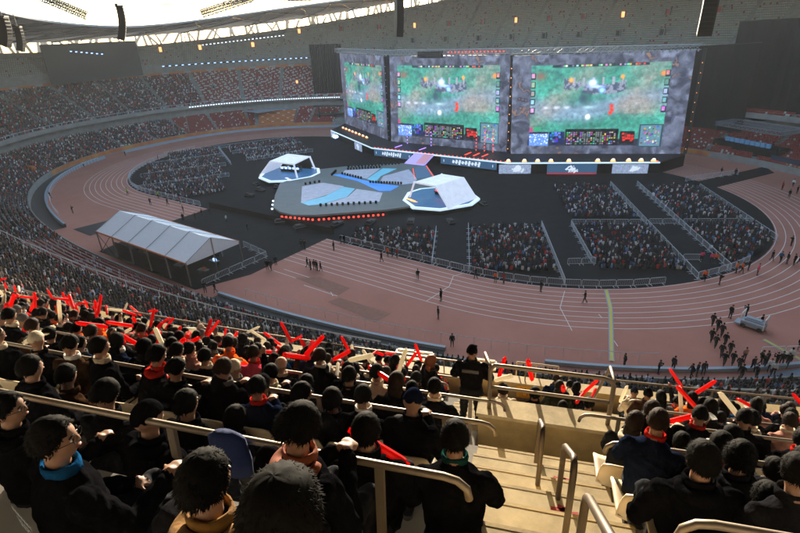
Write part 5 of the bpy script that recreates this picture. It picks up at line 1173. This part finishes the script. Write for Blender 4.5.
# front rail on the parapet
t = thing('parapet_rail', 'tubular rail running along the top of the near tier parapet', 'railing')
mb = MB(); mb.tube([rp(float(q), 32.1, 24.5) for q in np.linspace(-45, 16, 150)], .026, 8); mb.obj('top_rail', M['rail'], t, smooth=True)
mb = MB()
for q in np.arange(-44, 15, .8): mb.tube([rp(float(q),32.1,24.1), rp(float(q),32.1,24.5)], .018, 6)
mb.obj('post', M['rail'], t)
t = thing('rear_rail', 'short lower rail just beyond the parapet behind the wheelchair sign', 'railing'); mb = MB(); mb.tube([rp(float(q), 31.6, 24.35) for q in np.linspace(-.18, .62, 8)], .024, 8)
for q in (-.18,.2,.62): mb.tube([rp(q,31.6,23.6), rp(q,31.6,24.35)], .02, 6)
mb.obj('rail', M['rail'], t)
# aisle handrails
for i, (ka, kb, q) in enumerate(((38.55,39.35,.13),(39.75,40.45,.24),(41.0,41.9,.24))):
    t = thing('stair_handrail', ['tall looped handrail farthest down the middle of the stairs','looped handrail in the middle of the stairs','dark looped handrail nearest the bottom edge of the view'][i], 'handrail', group='looped handrails in the stairs'); h = .93
    mb = MB(); mb.tube([rp(q,ka,fl(ka)-.1), rp(q,ka,fl(ka)+h-.09), rp(q,ka+.03,fl(ka)+h-.02), rp(q,ka+.1,fl(ka)+h+.05), rp(q,kb-.1,fl(kb)+h-.04), rp(q,kb-.03,fl(kb)+h-.03), rp(q,kb,fl(kb)+h-.1), rp(q,kb,fl(kb)-.1)], .023, 10); mb.obj('loop', M['darkrail'], t, smooth=True)
# accessible sign on the parapet
t = thing('wheelchair_sign', 'yellow sign with a seated figure symbol on the cream parapet', 'sign'); mb = MB(); c = Vector(rp(.02,32.262,23.92)); rz = float(face_rz(0)); mb.box(c, (.42,.02,.36), rz); mb.obj('plate', M['yellow'], t)
mb = MB(); R = Matrix.Rotation(rz, 3, 'Z'); L3 = lambda x, z: c+R @ Vector((x,-.016,z)); 
mb.tube([L3(.0,.09),L3(-.02,.02),L3(.04,.0),L3(.07,-.07)], .012, 6); mb.tube([L3(.07*cos(a)-.01,.07*sin(a)-.05) for a in np.linspace(0,2*PI,13)[:-1]], .008, 5, closed=True); mb.ell(L3(0,.12), (.02,.01,.02), 8, 5)
mb.tube([L3(*p) for p in ((-.12,-.14),(.12,-.14),(.12,.15),(-.12,.15))], .006, 5, closed=True); mb.obj('symbol', M['redpaint'], t)
# folding white lattice boards beyond parapet
for i, q in enumerate((-2.62,-2.25,-.86)):
    mb = MB(); c = Vector(rp(q,31.2,23.85)); 
    for a in (-.35,-.12,.12,.35): mb.box(c+Matrix.Rotation(rz,3,'Z') @ Vector((a*.8,0,0)), (.1,.4,.04), rz)
    for b in (-.19,-.0,.19): mb.box(c+Matrix.Rotation(rz,3,'Z') @ Vector((0,b,.01)), (.56,.08,.05), rz)
    tag(mb.obj('lattice_board', M['seatcream']), ['leftmost of the two white slatted boards beyond the standing woman','right one of the two white slatted boards beyond the standing woman','white slatted board beyond the guard'][i], 'board')

# inflatable sticks
STK = [('R',65.97,-93.34,28.49,65.79,-93.06,28.71),('R',62.5,-92.33,27.14,62.81,-92.03,26.96),('R',61.66,-91.27,26.28,62.05,-90.89,26.28),('R',65.41,-92.3,27.7,65.09,-92.1,27.89),('R',65.34,-91.16,26.93,65.05,-90.92,27.14),('R',64.3,-91.81,27.15,64.15,-91.54,27.18),('R',57.28,-88.14,24.1,57.59,-87.98,23.7),('R',53.59,-90.17,24.84,53.52,-90.2,24.39),('R',55.41,-89.21,24.3,55.6,-89.26,23.8),('R',55.83,-88.96,24.3,55.75,-88.9,23.9),('R',69.46,-93.03,29.05,69.25,-92.81,28.96),('R',66.28,-91.17,27.14,66.11,-90.9,27.1),('R',65.91,-88.94,25.59,65.82,-88.58,25.62),('R',66.4,-88.13,25.17,66.34,-88.0,24.74),('R',69.24,-90.0,27.02,69.0,-89.71,27.12),('R',66.99,-86.67,24.7,66.91,-86.33,24.6),('R',69.23,-89.12,26.44,69.08,-88.8,26.38),('R',74.03,-88.96,27.62,74.47,-88.55,27.71),('R',74.19,-89.62,27.94,74.33,-89.42,27.48),('R',74.7,-87.89,26.96,74.84,-87.6,26.63),('R',72.41,-86.99,25.81,72.43,-86.58,25.79),('R',72.46,-86.06,25.22,72.46,-85.65,25.27),('R',75.35,-84.6,25.0,75.55,-84.32,24.7),('R',76.05,-84.94,25.3,76.34,-84.59,25.0),('R',73.82,-88.96,27.42,73.95,-88.57,27.25),('C',61.97,-92.56,27.19,61.99,-92.52,26.75),('C',64.06,-91.47,26.87,64.26,-91.05,27.01),('C',59.96,-89.16,24.9,59.93,-89.03,24.6),('C',66.73,-88.81,25.68,66.63,-88.46,25.68),('C',69.0,-90.15,27.06,68.79,-89.86,27.08),('C',68.84,-89.76,26.76,68.62,-89.47,26.8),('C',68.11,-88.74,25.93,67.99,-88.41,25.88),('C',74.22,-89.3,27.74,74.34,-89.12,27.28),('C',74.61,-86.16,25.83,74.56,-85.82,25.83),('C',57.59,-91.0,25.36,57.79,-90.77,25.09),('C',66.6,-91.37,27.33,66.57,-91.04,27.28),('C',66.39,-92.98,28.35,66.22,-92.73,28.36),('C',63.5,-87.86,24.9,63.55,-87.46,24.9),('R',72.55,-93.3,30.16,72.95,-93.2,29.98)]
def stick_mesh():
    mb = MB(); r, L_ = .035, .54; pts = [(0,0,-L_/2),(0,0,-L_/2+.02),(0,0,-L_/2+.06),(0,0,L_/2-.06),(0,0,L_/2-.02),(0,0,L_/2)]; mb.tube(pts, [.012,.032,r,r,.032,.012], 12); mb.box((0,0,L_/2+.01), (.05,.004,.03)); mb.box((0,0,-L_/2-.01), (.05,.004,.03)); return mb.mesh('stick', M['red'])
ST = stick_mesh(); ns = 0; allst = []
for c, *v in STK: a, b = Vector(v[:3]), Vector(v[3:]); d = (b-a).normalized(); allst.append((c, (a+b)/2, d, min(1.1, max(.75, (b-a).length/.6))))
rs = random.Random(5)
for d_, j, side, i, q, x, y, z in vis:
    if j > 7 or d_ < 6.2 or rs.random() > (.6 if side < 0 and q < -2 else .38): continue
    dv = Vector((rs.gauss(0,.6), rs.gauss(0,.6), rs.gauss(.6,.5))).normalized(); allst.append(('R' if rs.random() < .78 else 'C', Vector((x+rs.uniform(-.3,.3), y+rs.uniform(.1,.35), z+rs.uniform(.85,1.38))), dv, rs.uniform(.7,1.0)))
allst.sort(key=lambda a: view(a[1])[0])
for i, (c, p, d, s) in enumerate(allst):
    o = bpy.data.objects.new('inflatable_stick', ST); LINK(o); o.location = p; o.rotation_mode = 'QUATERNION'; o.rotation_quaternion = d.to_track_quat('Z','X'); o.scale = (1,1,s)
    o.material_slots[0].link = 'OBJECT'; o.material_slots[0].material = M['red' if c == 'R' else 'creamstick']
    dirn = 'upright' if abs(d.z) > .75 else ('level' if abs(d.z) < .3 else 'slanting')
    tag(o, '%s %s inflatable cheering stick, %s from the left among the near rows' % (dirn, 'red' if c == 'R' else 'cream', ORD(i+1)), 'cheering stick', 'inflatable sticks in the crowd')

# ------------------------------------------------------------------ people on the field
FP = [(45.9,-49.3),(43.8,-45.2),(37.7,-41.5),(50.4,-53.7),(44.7,-37.2),(47.6,-36.9,'o'),(48.7,-36.6,'r'),(53.9,-36.3),(59.7,-36.3),(14.8,-42),(15.3,-41.8),(19.9,-39.7),(18.9,-36.8),(19.4,-36.5),(29.5,-39.3),(29.2,-37.3,'o'),(29.8,-36.9),(30.7,-36.9,'r'),(20.8,-46.7),(21.9,-47.1),(22.4,-46.8),(22.95,-46.8),(23.6,-46.7),(16,-50.5),(16.6,-50.3),(15.9,-48.7),(15.4,-59.5),(14.2,-60.3),(-60.8,-49.9),(-43.4,-52.6,'k'),(-46,-39.1,'h'),(-32.9,-41),(-29.3,-39.1),(-28,-36.9,'r'),(-21.3,-40.5),(-16.8,-43.5),(-14.8,-42.1),(-91,-15.6),(-36.3,-37.1,'h'),(-88,-29.8,'w'),(-73.4,-14.8,'r'),(-7.9,-39.9,'w'),(-.5,-40.8),(-15.5,-40.1),(-14.8,-38.7),
 (73.6,-34.3,'c'),(74.2,-35.3,'c'),(73.9,-38,'c'),(74.7,-36.3,'c'),(74.4,-39,'c'),(75.2,-38.1,'c'),(75.1,-40.6,'c'),(75.8,-39.7,'c'),(75.5,-42.1,'c'),(76.2,-41.5,'c'),(76.8,-42.3,'c'),(77.1,-43.7,'c'),(75.1,-31.4),(76.6,-30.1,'k'),(73.1,-22.5),(75.9,-15.8),(74.6,-17.5,'o'),(75.2,-17.3,'o'),(77.1,-40.1,'y'),(73.1,-46),(73.5,-45.4),(74,-44.8),(71.4,-45.6),(67.2,-47.5),(70.3,-46.9,'k'),(77.9,-41.6),(78.3,-43),(78.8,-40.6),(79.3,-41.0,'w'),(79.8,-39.6),(80.2,-39.2),(80.7,-39.1),(80.9,-38.0,'w'),(80.0,-43.6),(79.0,-39.8),(78.5,-40.1),(79.6,-41.5,'w'),(81.6,-43.2),(81.7,-35.2),(78.1,-31.9),(78.4,-10.6),(79.4,-10.8,'b'),(80.2,-10.8),(81,-10.8),(81.6,-10.2),(80.6,-3),(71.3,-22.3,'o'),(71.4,-15.7,'p'),(71.9,-15.5,'o'),(70.1,-15.8,'p'),(78.7,29.3,'r'),(79.9,24.1),(81.1,27.5),(80.4,32.5,'w'),(67.3,36.9),(70,36.6),(77,-16.9,'p'),(82.3,26.6)]
CO = dict(o='orange', r='red', h='hivis', w='white', b='blue', p='pink', y='blush')
FP = sorted(FP, key=lambda f: view((f[0],f[1],1))[0])[:106]
for i, f in enumerate(FP):
    c = f[2] if len(f) > 2 else ''; jc = CO.get(c, 'black'); pose = 'walk' if (c == 'c' or i % 4 == 0) else ('stand_cam' if c == 'k' or i % 9 == 5 else 'stand')
    person((f[0], f[1], .02), (-.35 if c == 'c' else random.uniform(-PI, PI)), pose, random.choice(['short','cap','bushy']), jc, 'person in %s %s on the stadium floor, %s from the left' % ({'hivis':'yellow green vest','blush':'dusty pink'}.get(jc, jc), 'walking in a column' if c == 'c' else ('walking' if pose == 'walk' else 'standing'), ORD(i+1)), 'people on the field', hatm=MJ['black'], scale=random.uniform(.95,1.05))

# ------------------------------------------------------------------ every lamp, seam and plate a part of its own
def split_pieces(o):
    me = o.data; n = len(me.vertices); par = list(range(n))
    def find(a):
        while par[a] != a: par[a] = par[par[a]]; a = par[a]
        return a
    for p in me.polygons:
        r = find(p.vertices[0])
        for v in p.vertices[1:]: par[find(v)] = r
    G = {}
    for p in me.polygons: G.setdefault(find(p.vertices[0]), []).append(p)
    if not 1 < len(G) <= 100: return
    for ps in G.values():
        idx = sorted({v for p in ps for v in p.vertices}); mp = {v: i for i, v in enumerate(idx)}; m2 = bpy.data.meshes.new(me.name)
        m2.from_pydata([me.vertices[v].co[:] for v in idx], [], [[mp[v] for v in p.vertices] for p in ps])
        for k in me.materials: m2.materials.append(k)
        m2.polygons.foreach_set('material_index', [p.material_index for p in ps]); m2.update(); c = o.copy(); c.data = m2; c.name = o.name.split('.')[0]; LINK(c)
    bpy.data.objects.remove(o)
for o in list(SC.objects):
    if o.type == 'MESH' and o.parent and o.name.split('.')[0] in ('lamps','side_cloth','roof_seam','hanging_cable','plates','footlights','red_lamps','lamp_row','monitor','player_desk','cross_brace','eave_beam','canopy_leg','print_marks','post','lettering') and o.data.users == 1 and not (o.name.startswith('lettering') and o.parent.name.startswith('person')): split_pieces(o)

# ------------------------------------------------------------------ light, air, camera
SAZ, SEL = math.radians(-33), math.radians(10.)
W = bpy.data.worlds.new('World'); SC.world = W; W.use_nodes = True; nt = W.node_tree; bg = nt.nodes['Background']
sky = nt.nodes.new('ShaderNodeTexSky'); sky.sky_type = 'NISHITA'; sky.sun_disc = False; sky.sun_elevation = SEL; sky.sun_rotation = SAZ % (2*PI); sky.dust_density = .7; sky.air_density = 1.; sky.ozone_density = 1.0; sky.altitude = 50
nt.links.new(sky.outputs[0], bg.inputs[0]); bg.inputs[1].default_value = .15
sl = bpy.data.lights.new('sun', 'SUN'); sl.energy = 3.3; sl.angle = math.radians(.53); sl.color = (1,.86,.66)
so = bpy.data.objects.new('sun', sl); LINK(so); so.rotation_mode = 'QUATERNION'; so.rotation_quaternion = Vector((sin(SAZ)*cos(SEL), cos(SAZ)*cos(SEL), sin(SEL))).to_track_quat('Z','Y'); so.location = (0,0,120)
HAZE = .00024
if HAZE:
    mb = MB(); mb.box((0,0,35), (830,830,72.5)); hz = mb.obj('haze', []); hz['kind'] = 'stuff'; hz['label'] = 'thin pale haze filling the whole stadium'; hz['category'] = 'haze'
    hm = bpy.data.materials.new('haze'); hm.use_nodes = True; N = hm.node_tree.nodes; N.remove(N['Principled BSDF']); v = N.new('ShaderNodeVolumePrincipled'); v.inputs['Color'].default_value = (.86,.92,1,1); v.inputs['Density'].default_value = HAZE; v.inputs['Anisotropy'].default_value = .2
    hm.node_tree.links.new(v.outputs[0], N['Material Output'].inputs['Volume']); hz.data.materials.append(hm)
cd = bpy.data.cameras.new('camera'); co = bpy.data.objects.new('camera', cd); LINK(co); cd.sensor_width = 36; cd.sensor_fit = 'HORIZONTAL'; cd.lens = FPX/800*36; cd.clip_start = .05; cd.clip_end = 3000
co.matrix_world = Matrix.Translation(CAM) @ Matrix((CR, CU, -_f)).transposed().to_4x4(); SC.camera = co
SC.render.engine = 'CYCLES'; SC.render.resolution_x, SC.render.resolution_y = 1024, 682
vs = SC.view_settings; vs.view_transform = 'Standard'; vs.look = 'None'; vs.gamma = 1; vs.exposure = 2.2; vs.use_curve_mapping = False
